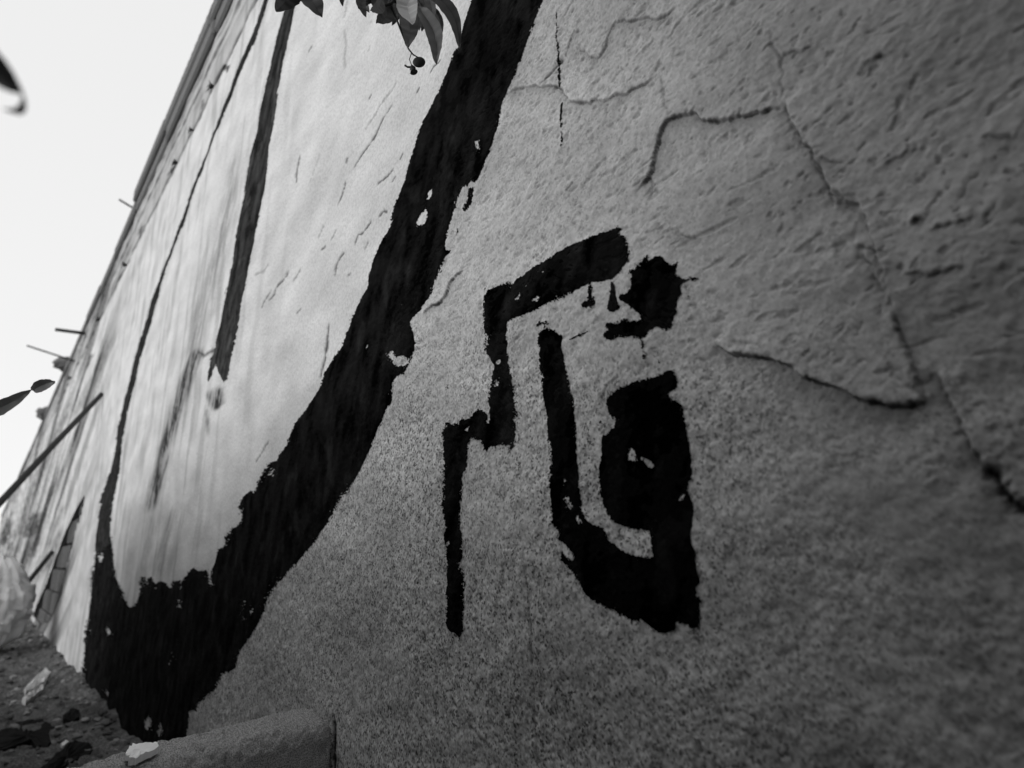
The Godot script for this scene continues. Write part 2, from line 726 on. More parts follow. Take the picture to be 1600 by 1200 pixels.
func build_wall() -> void:
	var wall := thing("plaster_wall", "long weathered plaster wall painted with black strokes and letters", "wall")
	stains = stain_shapes()
	gap = missing_plaster()
	wall_patch(columns(0.0, 0.45, 0.0022), evenly(0.36, 1.26, 0.0012))
	wall_patch(columns(0.45, 1.0, 0.0017), evenly(0.22, 1.78, 0.0015))
	wall_patch(columns(1.0, 2.2, 0.0015), evenly(0.0, 2.2, 0.0025))
	wall_patch(columns(1.0, 2.2, 0.0045), evenly(2.2, 2.96, 0.01))
	wall_patch(columns(2.2, 6.0, 0.0010), evenly(0.0, 2.96, 0.006))
	wall_patch(columns(6.0, 45.0, 0.0007), evenly(0.0, 2.96, 0.010))
	# what lies above, below and to the right of the close part
	wall_patch(evenly(-3.0, 0.0, 0.03), evenly(0.0, 2.96, 0.03))
	wall_patch(evenly(0.0, 0.45, 0.02), evenly(0.0, 0.36, 0.02))
	wall_patch(evenly(0.0, 0.45, 0.02), evenly(1.26, 2.96, 0.02))
	wall_patch(evenly(0.45, 1.0, 0.02), evenly(0.0, 0.22, 0.02))
	wall_patch(evenly(0.45, 1.0, 0.02), evenly(1.78, 2.96, 0.02))
	part("raw_plaster", compact(w_raw), mats["rough_plaster"], wall)
	part("painted_plaster", compact(w_light), mats["painted_plaster"], wall)
	w_pos.clear()
	w_nrm.clear()
	w_col.clear()
	w_uv.clear()
	w_uv2.clear()
	# the body of the wall behind its plaster
	box_part("wall_core", Vector3(-21.0, 1.47, -0.19), Vector3(48.0, 2.94, 0.1), mats["core"], wall)
	# the broken edge of the plaster round the hole, and the blocks behind it
	var lip := SurfaceTool.new()
	lip.begin(Mesh.PRIMITIVE_TRIANGLES)
	for k in gap.size():
		var a := gap[k]
		var b := gap[(k + 1) % gap.size()]
		quad(lip, Vector3(-a.x, a.y, 0.002), Vector3(-b.x, b.y, 0.002), Vector3(-b.x, b.y, -0.05), Vector3(-a.x, a.y, -0.05))
	lip.generate_normals()
	part("broken_edge", lip.commit(), mats["coping"], wall)
	var row := 0
	var y := 0.02
	while y < 1.05:
		var s := 5.3 - (0.2 if row % 2 else 0.0)
		while s < 8.6:
			var mid := Vector2(s + 0.19, y + 0.085)
			if reaches(mid + Vector2(0.5, 0.0), 0.3, 0.2):
				var size := Vector3(0.388 + rng.randf_range(-0.008, 0.006), 0.173 + rng.randf_range(-0.005, 0.004), 0.09)
				box_part("brick", Vector3(-mid.x, mid.y, -0.056 + rng.randf_range(-0.004, 0.004)), size, mats["brick"] if rng.randf() < 0.6 else mats["brick_dark"], wall, 0.008, rng.randf_range(-0.02, 0.02))
			s += 0.4
		y += 0.182
		row += 1
	# coping courses along the top
	var s := -3.0
	while s < 45.0:
		var long := rng.randf_range(0.8, 1.1) if s < 12.0 else 3.0
		for course in (2 if s < 4.5 else 1):
			box_part("coping_stone", Vector3(-(s + long / 2.0 + course * 0.07), 3.011 + course * 0.102, -0.10 + rng.randf_range(-0.006, 0.006) + course * 0.012), Vector3(long - 0.008, 0.1 + rng.randf_range(-0.012, 0.0), 0.24), mats["coping"], wall, 0.012, rng.randf_range(-0.008, 0.008))
		s += long
	# paint
	var shapes := paint_shapes()
	paint(wall, "painted_stroke", shapes["big_stroke"], shapes["big_holes"], 0.0011, 0.0018, "black_paint", 0.008, 0.0009, 1, "broad black painted stroke sweeping down to the wall's foot")
	paint(wall, "painted_line", shapes["thin_line"], [], 0.0009, 0.006, "thin_paint", 0.02, 0.0010, 1, "thin black painted line bending down the far part")
	paint(wall, "painted_stroke", shapes["second_stroke"], [], 0.0011, 0.0045, "thin_paint", 0.03, 0.0010, 1, "narrow dark grey painted stripe ending in mid wall")
	paint(wall, "painted_letter", shapes["glyph_step"], shapes["glyph_step_holes"], 0.0010, 0.0009, "black_paint", 0.008, 0.0009, 1, "black painted letter shaped like a stepped line")
	paint(wall, "painted_letter", shapes["glyph_hook"], shapes["glyph_hook_holes"], 0.0010, 0.0009, "black_paint", 0.005, 0.0009, 1, "black painted letter like a hook closing into a thick nine")
	paint(wall, "paint_blot", shapes["blot"], shapes["blot_holes"], 0.0010, 0.0008, "black_paint", 0.006, 0.0012, 1, "round black paint blot with spatter")
	paint(wall, "paint_drip", shapes["drip"], [], 0.0006, 0.0012, "black_paint", 0.012, 0.0008, 1, "hair-thin broken black vertical paint line")


func reaches(mid: Vector2, a: float, b: float) -> bool:
	for u in [-0.5, 0.0, 0.5]:
		for v in [-0.5, 0.0, 0.5]:
			if Geometry2D.is_point_in_polygon(mid + Vector2(a * u, b * v), gap):
				return true
	return false


func quad(st: SurfaceTool, a: Vector3, b: Vector3, c: Vector3, d: Vector3) -> void:
	for v in [a, b, c, a, c, d]:
		st.add_vertex(v)


func paint(wall: Node3D, called: String, outlines: Array, holes: Array, step: float, dy: float, mat: String, tone: float, lift: float, r: int, label: String) -> void:
	var lo := Vector2(1e9, 1e9)
	var hi := -lo
	for p in outlines:
		for q in p:
			lo = lo.min(q)
			hi = hi.max(q)
	lo = (lo - Vector2(0.01 + lo.x * 0.02, dy * 5)).max(Vector2(-0.05, -0.02))
	hi = (hi + Vector2(0.01 + hi.x * 0.02, dy * 5)).min(Vector2(44, 2.63))
	var cols := columns(lo.x, hi.x, step)
	var rows := evenly(lo.y, hi.y, dy)
	var w := cols.size()
	var n := rows.size()
	var m := PackedFloat32Array()
	m.resize(w * n)
	for p in outlines:
		fill(m, p, cols, rows, 1.0, 0.004)
	for p in holes:
		fill(m, p, cols, rows, 0.0, 0.004)
	var f := soften(m, w, n, r)
	var ragged_edge := 0.3 if mat == "thin_paint" else 1.0
	var f2 := soften(soften(m, w, n, r + 2), w, n, r + 1)
	# dry brush: the edge follows the grain of the plaster
	for j in n:
		for i in w:
			var k := j * w + i
			if f2[k] > 0.03 and f2[k] < 0.985:
				var s := cols[i]
				var x := atan(s / EYE.z) * 420.0
				var sharp := f[k]
				var bite := ragged_edge * clampf(0.7 + 1.6 * rag.get_noise_2d(x * 0.05 + 300.0, rows[j] * 14.0), 0.12, 1.6)
				var rough := bite * (rag.get_noise_2d(x * 0.20, rows[j] * 70.0) * 0.5 + rag.get_noise_2d(x * 0.7 + 70.0, rows[j] * 230.0) * 1.0)
				f[k] = clampf(f2[k] + rough, 0.64 * sharp, 0.36 + 0.64 * sharp) + rough * 0.25
				# bare specks inside the edge, spatter outside it
				f[k] -= smoothstep(0.22, 0.45, rag.get_noise_2d(x * 1.7 + 40.0, rows[j] * 420.0)) * (1.0 - f2[k]) * 1.3 * bite
				f[k] += smoothstep(0.30, 0.5, rag.get_noise_2d(x * 1.9 + 140.0, rows[j] * 500.0)) * f2[k] * 1.0 * bite
	var pos := PackedVector3Array()
	var nrm := PackedVector3Array()
	var col := PackedColorArray()
	var uv := PackedVector2Array()
	var index := PackedInt32Array()
	var at := PackedInt32Array()
	at.resize(w * n)
	at.fill(-1)
	var corner := [0, 0, 0, 0]
	for j in n - 1:
		for i in w - 1:
			var k := j * w + i
			corner = [k, k + 1, k + w + 1, k + w]
			var inside := 0
			for q in 4:
				if f[corner[q]] > 0.5:
					inside += 1
			if inside == 0:
				continue
			var loop := PackedInt32Array()
			for q in 4:
				var a: int = corner[q]
				var b: int = corner[(q + 1) % 4]
				if f[a] > 0.5:
					if at[a] < 0:
						at[a] = pos.size()
						spot(cols[a % w], rows[a / w], lift, tone, pos, nrm, col, uv)
					loop.append(at[a])
				if (f[a] > 0.5) != (f[b] > 0.5):
					var t := (0.5 - f[a]) / (f[b] - f[a])
					loop.append(pos.size())
					spot(lerpf(cols[a % w], cols[b % w], t), lerpf(rows[a / w], rows[b / w], t), lift * 0.7, tone, pos, nrm, col, uv)
			for q in range(1, loop.size() - 1):
				index.append_array([loop[0], loop[q], loop[q + 1]])
	part(called, array_mesh(pos, nrm, col, uv, index), mats[mat], wall).set_meta("label", label)


func spot(s: float, y: float, lift: float, tone: float, pos: PackedVector3Array, nrm: PackedVector3Array, col: PackedColorArray, uv: PackedVector2Array) -> void:
	var e := 0.002
	var h := relief(s, y)
	var hs := relief(s + e, y)
	var hy := relief(s, y + e)
	pos.append(Vector3(-s, y, h + lift))
	nrm.append(Vector3((hs - h) / e, -(hy - h) / e, 1.0).normalized())
	var streak := tint.get_noise_2d(s * 2.0 + y, y * 0.8 - s)
	var t := tone * (1.0 + 1.6 * clampf(streak, -0.45, 1.0) + 0.5 * rag.get_noise_2d(s * 40.0, y * 90.0) + 1.1 * smoothstep(0.22, 0.5, tint.get_noise_2d(s * 1.6 + 80.0, y * 1.2)))
	col.append(Color(t, t, t))
	uv.append(Vector2(s, y) / 0.36)


func box_part(called: String, at: Vector3, size: Vector3, mat: Material, parent: Node, bevel := 0.0, turn := 0.0) -> MeshInstance3D:
	return part(called, worn_box(size, bevel), mat, parent, Transform3D(Basis(Vector3.FORWARD, turn), at))


var boxes := {}

func worn_box(size: Vector3, bevel: float) -> Mesh:
	if bevel <= 0.0:
		var b := BoxMesh.new()
		b.size = size
		return b
	var st := SurfaceTool.new()
	st.begin(Mesh.PRIMITIVE_TRIANGLES)
	st.set_smooth_group(-1)
	var h := size / 2.0
	var c := h - Vector3.ONE * bevel
	# six faces, twelve chamfers, eight corners
	for axis in 3:
		var u := (axis + 1) % 3
		var v := (axis + 2) % 3
		for sg in [-1.0, 1.0]:
			var f := []
			for q in [[-1, -1], [1, -1], [1, 1], [-1, 1]]:
				var p := Vector3.ZERO
				p[axis] = h[axis] * sg
				p[u] = c[u] * q[0]
				p[v] = c[v] * q[1]
				f.append(p)
			facing(st, f, Vector3.ZERO)
		for su in [-1.0, 1.0]:
			for sv in [-1.0, 1.0]:
				var f := []
				for q in [[0, -1], [0, 1], [1, 1], [1, -1]]:
					var p := Vector3.ZERO
					p[axis] = c[axis] * q[1]
					p[u] = (h[u] if q[0] == 0 else c[u]) * su
					p[v] = (c[v] if q[0] == 0 else h[v]) * sv
					f.append(p)
				facing(st, f, Vector3.ZERO)
	for x in [-1.0, 1.0]:
		for y in [-1.0, 1.0]:
			for z in [-1.0, 1.0]:
				var k := Vector3(x, y, z)
				facing(st, [Vector3(h.x, c.y, c.z) * k, Vector3(c.x, h.y, c.z) * k, Vector3(c.x, c.y, h.z) * k], Vector3.ZERO)
	st.generate_normals()
	return st.commit()


func facing(st: SurfaceTool, f: Array, centre: Vector3) -> void:
	# adds a convex face, wound clockwise as seen from outside
	var nrm: Vector3 = (f[1] - f[0]).cross(f[2] - f[0])
	if nrm.dot(f[0] - centre) > 0.0:
		f.reverse()
	for k in range(1, f.size() - 1):
		st.add_vertex(f[0])
		st.add_vertex(f[k])
		st.add_vertex(f[k + 1])


# ---------------------------------------------------------------- ground, house, block

func ground_y(x: float, z: float) -> float:
	var y := broad.get_noise_2d(x * 0.6, z * 0.6) * 0.02 + middle.get_noise_2d(x * 0.25, z * 0.25) * 0.022 + fine.get_noise_2d(x * 0.3, z * 0.3) * 0.006
	return y - 0.006 + 0.05 * exp(-maxf(z, 0.0) / 0.09)


func build_ground() -> void:
	var xs := PackedFloat32Array()
	for v in evenly(-150.0, -12.0, 6.0):
		xs.append(v)
	for v in evenly(-11.8, -5.0, 0.06):
		xs.append(v)
	for v in evenly(-4.98, -2.0, 0.02):
		xs.append(v)
	for v in evenly(-1.95, 6.0, 0.08):
		xs.append(v)
	for v in evenly(10.0, 150.0, 8.0):
		xs.append(v)
	var zs := PackedFloat32Array()
	for v in evenly(-150.0, -2.0, 8.0):
		zs.append(v)
	for v in evenly(-0.2, 0.7, 0.012):
		zs.append(v)
	for v in evenly(0.75, 3.0, 0.06):
		zs.append(v)
	for v in evenly(4.0, 150.0, 8.0):
		zs.append(v)
	var pos := PackedVector3Array()
	var nrm := PackedVector3Array()
	var col := PackedColorArray()
	var index := PackedInt32Array()
	var w := xs.size()
	for z in zs:
		for x in xs:
			var y := ground_y(x, z)
			pos.append(Vector3(x, y, z))
			nrm.append(Vector3(y - ground_y(x + 0.012, z), 0.012, y - ground_y(x, z + 0.012)).normalized())
			var t := 0.18 * (1.0 + 0.5 * tint.get_noise_2d(x * 0.7, z * 0.7) + 0.5 * fine.get_noise_2d(x * 0.2, z * 0.2))
			col.append(Color(t, t, t))
	for j in zs.size() - 1:
		for i in w - 1:
			var a := j * w + i
			index.append_array([a, a + 1, a + w + 1, a, a + w + 1, a + w])
	var g := part("ground", array_mesh(pos, nrm, col, PackedVector2Array(), index), mats["dirt"], self)
	g.set_meta("kind", "structure")


func build_added_house() -> void:
	# unseen building added behind the viewer, sized to shade the wall's near end
	var h := thing("added_house", "plain cement house across the passage, unseen, to shade the painted wall", "added_house", Vector3(0, 0, 0))
	var m := flat_mat(0.07, 0.95)
	box_part("wall", Vector3(2.66, 1.1, 1.06), Vector3(6.70, 2.2, 0.3), m, h)
	box_part("roof", Vector3(2.7, 2.26, 1.75), Vector3(6.7, 0.12, 1.7), mats["cement"], h)
	var door := box_part("door", Vector3(2.4, 1.0, 0.902), Vector3(0.85, 2.0, 0.03), mats["wood"], h)
	box_part("handle", Vector3(0.34, 0.0, -0.03), Vector3(0.02, 0.14, 0.03), mats["iron"], door)


func build_added_yard_wall() -> void:  # unseen wall added to shape the light on the painted wall
	var y := thing("added_yard_wall", "low cement wall added out of view across the passage to shade the painted wall", "wall", Vector3(0, 0, 0))
	box_part("wall_body", Vector3(-2.35, 0.475, 1.01), Vector3(3.4, 0.95, 0.2), mats["cement_dark"], y, 0.01)
	box_part("capping", Vector3(-2.35, 0.98, 1.02), Vector3(3.4, 0.06, 0.26), mats["cement_dark"], y, 0.01)


func build_block() -> void:
	# the low cement block that runs out from the foot of the wall
	var b := thing("cement_block", "low worn cement block with rounded shoulder jutting from the wall's foot", "block", Vector3.ZERO)
	var st := SurfaceTool.new()
	st.begin(Mesh.PRIMITIVE_TRIANGLES)
	st.set_smooth_group(0)
	var n := 200
	var m := 120
	var grid := []
	for i in n + 1:
		var z := lerpf(0.012, 0.62, float(i) / n)
		var back := -1.268 + 0.45 * z - 0.05 * exp(-z / 0.04) * 0.0
		var front := -1.150 + 0.37 * z
		if z > 0.3:
			back += (z - 0.3) * 0.35
		var row := []
		for j in m + 1:
			var t := float(j) / m
			var p := Vector3.ZERO
			# profile: up the back, over the top, round the shoulder, down the face
			if t < 0.12:
				p = Vector3(back - 0.002, lerpf(-0.05, 0.345, t / 0.12), z)
			elif t < 0.5:
				var k := (t - 0.12) / 0.38
				p = Vector3(lerpf(back, front - 0.015, k), 0.358 + 0.004 * sin(k * PI), z)
			elif t < 0.66:
				var k := (t - 0.5) / 0.16 * PI / 2.0
				p = Vector3(front - 0.015 + 0.030 * sin(k), 0.328 + 0.030 * cos(k), z)
			else:
				var k := (t - 0.66) / 0.34
				p = Vector3(front + 0.015 + 0.04 * k, lerpf(0.328, -0.05, k), z)
			var q := fine.get_noise_3d(p.x * 0.7, p.y * 0.7, p.z * 0.7) * 0.004 + middle.get_noise_3d(p.x, p.y, p.z) * 0.005
			# chips and pits
			q -= 0.007 * smoothstep(0.30, 0.5, fine.get_noise_3d(p.x * 0.25 + 9.0, p.y * 0.25, p.z * 0.25))
			p += Vector3(0.5 if t > 0.5 else 0.0, 0.8 if t > 0.12 and t < 0.7 else 0.1, 0.0) * q
			row.append(p)
		grid.append(row)
	for i in n:
		for j in m:
			quad(st, grid[i][j], grid[i + 1][j], grid[i + 1][j + 1], grid[i][j + 1])
	# the end against the wall
	for j in range(1, m):
		for v in [grid[0][0], grid[0][j], grid[0][j + 1]]:
			st.add_vertex(v)
		for v in [grid[n][0], grid[n][j + 1], grid[n][j]]:
			st.add_vertex(v)
	st.index()
	st.generate_normals()
	part("body", st.commit(), mats["cement"], b)


# ---------------------------------------------------------------- tree

func tube(st: SurfaceTool, pts: Array, radii: Array, sides := 8) -> void:
	var rings := []
	for i in pts.size():
		var p: Vector3 = pts[i]
		var a: Vector3 = pts[maxi(i - 1, 0)]
		var c: Vector3 = pts[mini(i + 1, pts.size() - 1)]
		var d := (c - a).normalized()
		var u := d.cross(Vector3.UP if absf(d.y) < 0.9 else Vector3.RIGHT).normalized()
		var v := d.cross(u)
		var ring := []
		for k in sides:
			var g := TAU * k / sides
			ring.append(p + (u * cos(g) + v * sin(g)) * radii[i])
		rings.append(ring)
	for i in pts.size() - 1:
		for k in sides:
			var k2 := (k + 1) % sides
			quad(st, rings[i][k], rings[i][k2], rings[i + 1][k2], rings[i + 1][k])
	for k in range(1, sides - 1):
		for v in [rings[0][0], rings[0][k + 1], rings[0][k]]:
			st.add_vertex(v)
		for v in [rings[-1][0], rings[-1][k], rings[-1][k + 1]]:
			st.add_vertex(v)


func tube_mesh(pts: Array, radii: Array, sides := 8) -> ArrayMesh:
	var st := SurfaceTool.new()
	st.begin(Mesh.PRIMITIVE_TRIANGLES)
	st.set_smooth_group(0)
	tube(st, pts, radii, sides)
	st.index()
	st.generate_normals()
	return st.commit()


func leaf_mesh(length: float, width: float, fold: float, bend: float, seed_: int) -> ArrayMesh:
	# a lance-shaped leaf along -y from the origin, folded along its midrib, with a wavy edge
	var st := SurfaceTool.new()
	st.begin(Mesh.PRIMITIVE_TRIANGLES)
	var n := 18
	var left := []
	var mid := []
	var right := []
	for i in n + 1:
		var t := float(i) / n
		var half := width * 0.5 * pow(sin(PI * pow(clampf(t, 0.0, 1.0), 0.8)), 0.62) if t > 0.0 and t < 1.0 else 0.0
		half = maxf(half, width * 0.03)
		var c := Vector3(bend * length * sin(PI * t), -length * t, 0.10 * length * t * t)
		var wl := 1.0 + 0.10 * rag.get_noise_2d(t * 9.0, seed_ * 3.1)
		var wr := 1.0 + 0.10 * rag.get_noise_2d(t * 9.0 + 30.0, seed_ * 3.1)
		var ripple := width * 0.16 * rag.get_noise_2d(t * 7.0 + 60.0, seed_ * 1.7)
		mid.append(c)
		left.append(c + Vector3(-half * wl * cos(fold), 0, half * sin(fold) + ripple))
		right.append(c + Vector3(half * wr * cos(fold), 0, half * sin(fold) - ripple))
	for i in n:
		st.set_smooth_group(0)
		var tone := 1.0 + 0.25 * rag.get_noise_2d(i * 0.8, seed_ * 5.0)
		st.set_color(Color(1.35, 1.35, 1.35) * tone)  # this half painted lighter, as if lit across the fold
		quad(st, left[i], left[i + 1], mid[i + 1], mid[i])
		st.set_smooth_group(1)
		st.set_color(Color(0.72, 0.72, 0.72) * tone)  # this half painted darker, as if shaded by the fold
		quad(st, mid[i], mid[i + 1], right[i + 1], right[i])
	# the raised midrib
	st.set_smooth_group(2)
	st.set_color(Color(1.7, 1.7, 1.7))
	var rib := []
	var radii := []
	for i in range(0, n + 1, 3):
		rib.append(mid[i] + Vector3(0, 0, -0.0002))
		radii.append(maxf(0.0002, width * 0.028 * (1.0 - float(i) / n)))
	tube(st, rib, radii, 5)
	st.index()
	st.generate_normals()
	return st.commit()


func leaf_mat(tone: float) -> StandardMaterial3D:
	var m := StandardMaterial3D.new()
	m.albedo_color = grey(minf(tone * 1.5, 0.6))
	m.vertex_color_use_as_albedo = true
	m.roughness = 0.5
	m.metallic_specular = 0.4
	m.backlight_enabled = true
	m.backlight = Color(0.4, 0.4, 0.4)
	return m


func build_tree() -> void:
	var t := thing("tree", "leafy tree with narrow drooping leaves hanging over the painted wall", "tree", Vector3(1.0, 0, 0.8))
	var o := Vector3(1.0, 0, 0.8)
	part("trunk", tube_mesh([Vector3(0, -0.1, 0), Vector3(0.02, 0.7, 0.02), Vector3(-0.04, 1.5, -0.02), Vector3(-0.02, 2.3, 0.0), Vector3(0.1, 3.2, 0.1)], [0.11, 0.085, 0.075, 0.06, 0.03], 12), mats["bark"], t)
	part("limb", tube_mesh([Vector3(-0.03, 2.1, 0), Vector3(-0.6, 2.35, -0.2), Vector3(-1.2, 2.25, -0.45), Vector3(-1.62, 1.95, -0.58), Vector3(-1.735, 1.52, -0.63)], [0.05, 0.035, 0.022, 0.012, 0.004]), mats["bark"], t)
	part("limb", tube_mesh([Vector3(-0.02, 2.3, 0), Vector3(-0.9, 2.75, 0.1), Vector3(-2.0, 2.75, 0.1), Vector3(-2.75, 2.3, 0.0)], [0.05, 0.03, 0.016, 0.006]), mats["bark"], t)
	part("limb", tube_mesh([Vector3(-0.02, 2.2, 0), Vector3(0.7, 2.9, 0.3), Vector3(1.3, 3.4, 0.5)], [0.05, 0.03, 0.012]), mats["bark"], t)
	# twigs that hang into view, with their leaves
	var twig := part("twig", tube_mesh([Vector3(-0.735, 1.52, 0.17) - o, Vector3(-0.728, 1.40, 0.158) - o, Vector3(-0.731, 1.366, 0.156) - o], [0.004, 0.0035, 0.0026]), mats["iron"], t)
	part("twig", tube_mesh([Vector3(-0.728, 1.375, 0.156) - o, Vector3(-0.731, 1.362, 0.160) - o, Vector3(-0.740, 1.354, 0.172) - o], [0.0028, 0.0024, 0.0014]), mats["iron"], t)
	var stem := part("stem", tube_mesh([Vector3(-0.736, 1.367, 0.161) - o, Vector3(-0.731, 1.312, 0.138) - o, Vector3(-0.726, 1.296, 0.134) - o, Vector3(-0.7225, 1.287, 0.1285) - o, Vector3(-0.716, 1.279, 0.113) - o], [0.0018, 0.0013, 0.0012, 0.0010, 0.0006], 6), mats["iron"], t)
	part("stem", tube_mesh([Vector3(-0.7235, 1.290, 0.130) - o, Vector3(-0.7275, 1.281, 0.131) - o, Vector3(-0.7275, 1.272, 0.1265) - o], [0.0007, 0.0006, 0.0006], 5), mats["iron"], t)
	# a round dry pod and a withered cap at the stem's end
	var pod := SphereMesh.new()
	pod.radius = 0.0088
	pod.height = 0.0176
	pod.radial_segments = 20
	pod.rings = 12
	part("pod", pod, flat_mat(0.035, 0.7), t, Transform3D(Basis.from_euler(Vector3(-0.2, 0.92, 0.3)) * Basis.from_scale(Vector3(1, 1.06, 0.55)), Vector3(-0.7215, 1.2785, 0.119) - o))
	part("withered_cap", tube_mesh([Vector3(-0.7285, 1.274, 0.1265) - o, Vector3(-0.728, 1.2695, 0.125) - o, Vector3(-0.7275, 1.2655, 0.124) - o, Vector3(-0.727, 1.2635, 0.1235) - o], [0.0016, 0.0044, 0.0034, 0.0056], 9), mats["iron"], t)
	part("withered_cap", tube_mesh([Vector3(-0.728, 1.271, 0.1265) - o, Vector3(-0.732, 1.2715, 0.131) - o, Vector3(-0.7345, 1.2745, 0.134) - o], [0.0016, 0.0013, 0.0014], 6), mats["iron"], t)
	var side_twig := part("twig", tube_mesh([Vector3(-1.75, 2.3, 0.8) - o, Vector3(-1.78, 1.5, 0.75) - o, Vector3(-1.66, 0.95, 0.62) - o, Vector3(-1.60, 0.86, 0.575) - o], [0.006, 0.004, 0.002, 0.0012]), mats["iron"], t)
	var near_twig := part("twig", tube_mesh([Vector3(-0.2, 2.35, 0.6) - o, Vector3(-0.36, 1.4, 0.58) - o, Vector3(-0.395, 0.89, 0.552) - o], [0.008, 0.004, 0.0014]), mats["iron"], t)
	var k := 0
	for e in leaf_list():
		var on: Node3D = twig if k < 32 else (side_twig if k < 34 else near_twig)
		leaf(e, k, on, o)
		k += 1
	# the crown overhead
	var crown := MultiMeshInstance3D.new()
	crown.name = "crown"
	var mm := MultiMesh.new()
	mm.transform_format = MultiMesh.TRANSFORM_3D
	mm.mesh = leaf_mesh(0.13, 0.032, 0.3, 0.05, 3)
	mm.instance_count = 1600
	var lobes := [Vector3(0.9, 3.2, 0.2), Vector3(1.2, 2.9, 0.1), Vector3(1.3, 3.3, 0.7), Vector3(1.5, 2.8, -0.2), Vector3(1.2, 3.7, 0.5)]
	for i in mm.instance_count:
		var c: Vector3 = lobes[i % lobes.size()]
		var p := c + Vector3(rng.randfn(0, 0.36), rng.randfn(0, 0.24), rng.randfn(0, 0.36))
		p.y = maxf(p.y, 2.35)
		mm.set_instance_transform(i, Transform3D(Basis.from_euler(Vector3(rng.randf_range(-0.9, 0.9), rng.randf() * TAU, rng.randf_range(-0.9, 0.9))).scaled(Vector3.ONE * rng.randf_range(0.7, 1.2)), p))
	crown.multimesh = mm
	crown.material_override = leaf_mat(0.06)
	crown.set_meta("kind", "stuff")
	t.add_child(crown)


func leaf(e: Dictionary, k: int, on: Node3D, o: Vector3) -> void:
	var d: Vector3 = e.tip - e.base
	var down := -d.normalized()
	var look: Vector3 = (EYE - e.base).normalized()
	# the blade's broad side roughly faces the open side of the passage
	var zz := (look - down * look.dot(down)).normalized()
	var xx := down.cross(zz).normalized()
	var basis := Basis(xx, down, zz) * Basis(Vector3.UP, e.roll)
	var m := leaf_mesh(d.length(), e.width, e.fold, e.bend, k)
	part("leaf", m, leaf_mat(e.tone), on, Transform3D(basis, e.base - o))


# ---------------------------------------------------------------- small things

func lump(size: Vector3, seed_: int, rough: float, rings := 14, segments := 22) -> ArrayMesh:
	var st := SurfaceTool.new()
	st.begin(Mesh.PRIMITIVE_TRIANGLES)
	st.set_smooth_group(0)
	var g := []
	for i in rings + 1:
		var row := []
		var a := PI * i / rings
		for j in segments + 1:
			var b := TAU * (j % segments) / segments
			var d := Vector3(sin(a) * cos(b), cos(a), sin(a) * sin(b))
			var q := 1.0 + rough * rag.get_noise_3d(d.x * 1.6 + seed_ * 5.0, d.y * 1.6, d.z * 1.6)
			row.append(d * size * 0.5 * q)
		g.append(row)
	for i in rings:
		for j in segments:
			quad(st, g[i][j], g[i][j + 1], g[i + 1][j + 1], g[i + 1][j])
	st.index()
	st.generate_normals()
	return st.commit()


func shard(outline: Array, thick: float, seed_: int) -> ArrayMesh:
	# a flat broken piece: outline in its own plane (x, z), uneven top
	var st := SurfaceTool.new()
	st.begin(Mesh.PRIMITIVE_TRIANGLES)
	st.set_smooth_group(-1)
	var c := Vector2.ZERO
	for p in outline:
		c += p
	c /= outline.size()
	var n := outline.size()
	var top := func(p: Vector2) -> Vector3: return Vector3(p.x, thick * (0.85 + 0.35 * rag.get_noise_2d(p.x * 60.0 + seed_ * 9.0, p.y * 60.0)), p.y)
	for k in n:
		var a: Vector2 = outline[k]
		var b: Vector2 = outline[(k + 1) % n]
		var rings := 4
		for r in rings:
			var t0 := float(r) / rings
			var t1 := float(r + 1) / rings
			facing(st, [top.call(c.lerp(a, t0)), top.call(c.lerp(a, t1)), top.call(c.lerp(b, t1)), top.call(c.lerp(b, t0))], Vector3(c.x, -1, c.y))
		var ta: Vector3 = top.call(a)
		var tb: Vector3 = top.call(b)
		facing(st, [ta, tb, Vector3(b.x, 0, b.y), Vector3(a.x, 0, a.y)], Vector3(c.x, ta.y * 0.5, c.y))
		facing(st, [Vector3(c.x, 0, c.y), Vector3(a.x, 0, a.y), Vector3(b.x, 0, b.y)], Vector3(c.x, 1, c.y))
	st.generate_normals()
	return st.commit()


func ragged(length: float, width: float, seed_: int, n := 18) -> Array:
	var out := []
	for k in n:
		var a := TAU * k / n
		var q := 1.0 + 0.45 * rag.get_noise_2d(cos(a) * 1.7 + seed_ * 11.0, sin(a) * 1.7)
		out.append(Vector2(cos(a) * length * 0.5, sin(a) * width * 0.5) * q)
	return out


func single(called: String, mesh: Mesh, mat: Material, at: Transform3D, label: String, category: String, group := "") -> MeshInstance3D:
	var o := part(called, mesh, mat, self, at)
	tag(o, label, category, group)
	return o


func lying(called: String, outline: PackedVector2Array, y: float, thick: float, tone: float, seed_: int, label: String, category: String, group := "") -> void:
	# a flat thing with the given outline in x and z
	var c := Vector2.ZERO
	for p in outline:
		c += p
	c /= outline.size()
	var rough := []
	for k in outline.size():
		for q in 3:
			var p := outline[k].lerp(outline[(k + 1) % outline.size()], q / 3.0) - c
			rough.append(p * (1.0 + 0.10 * rag.get_noise_2d(p.x * 90.0 + seed_ * 13.0, p.y * 90.0)))
	if y < 0.1:
		y += ground_y(c.x, c.y) - 0.02
	single(called, shard(rough, thick, seed_), flat_mat(tone, 0.9, 0.15), Transform3D(Basis.IDENTITY, Vector3(c.x, y, c.y)), label, category, group)


func at_turn(p: Vector3, yaw := 0.0, pitch := 0.0, roll := 0.0) -> Transform3D:
	return Transform3D(Basis.from_euler(Vector3(pitch, yaw, roll)), p)


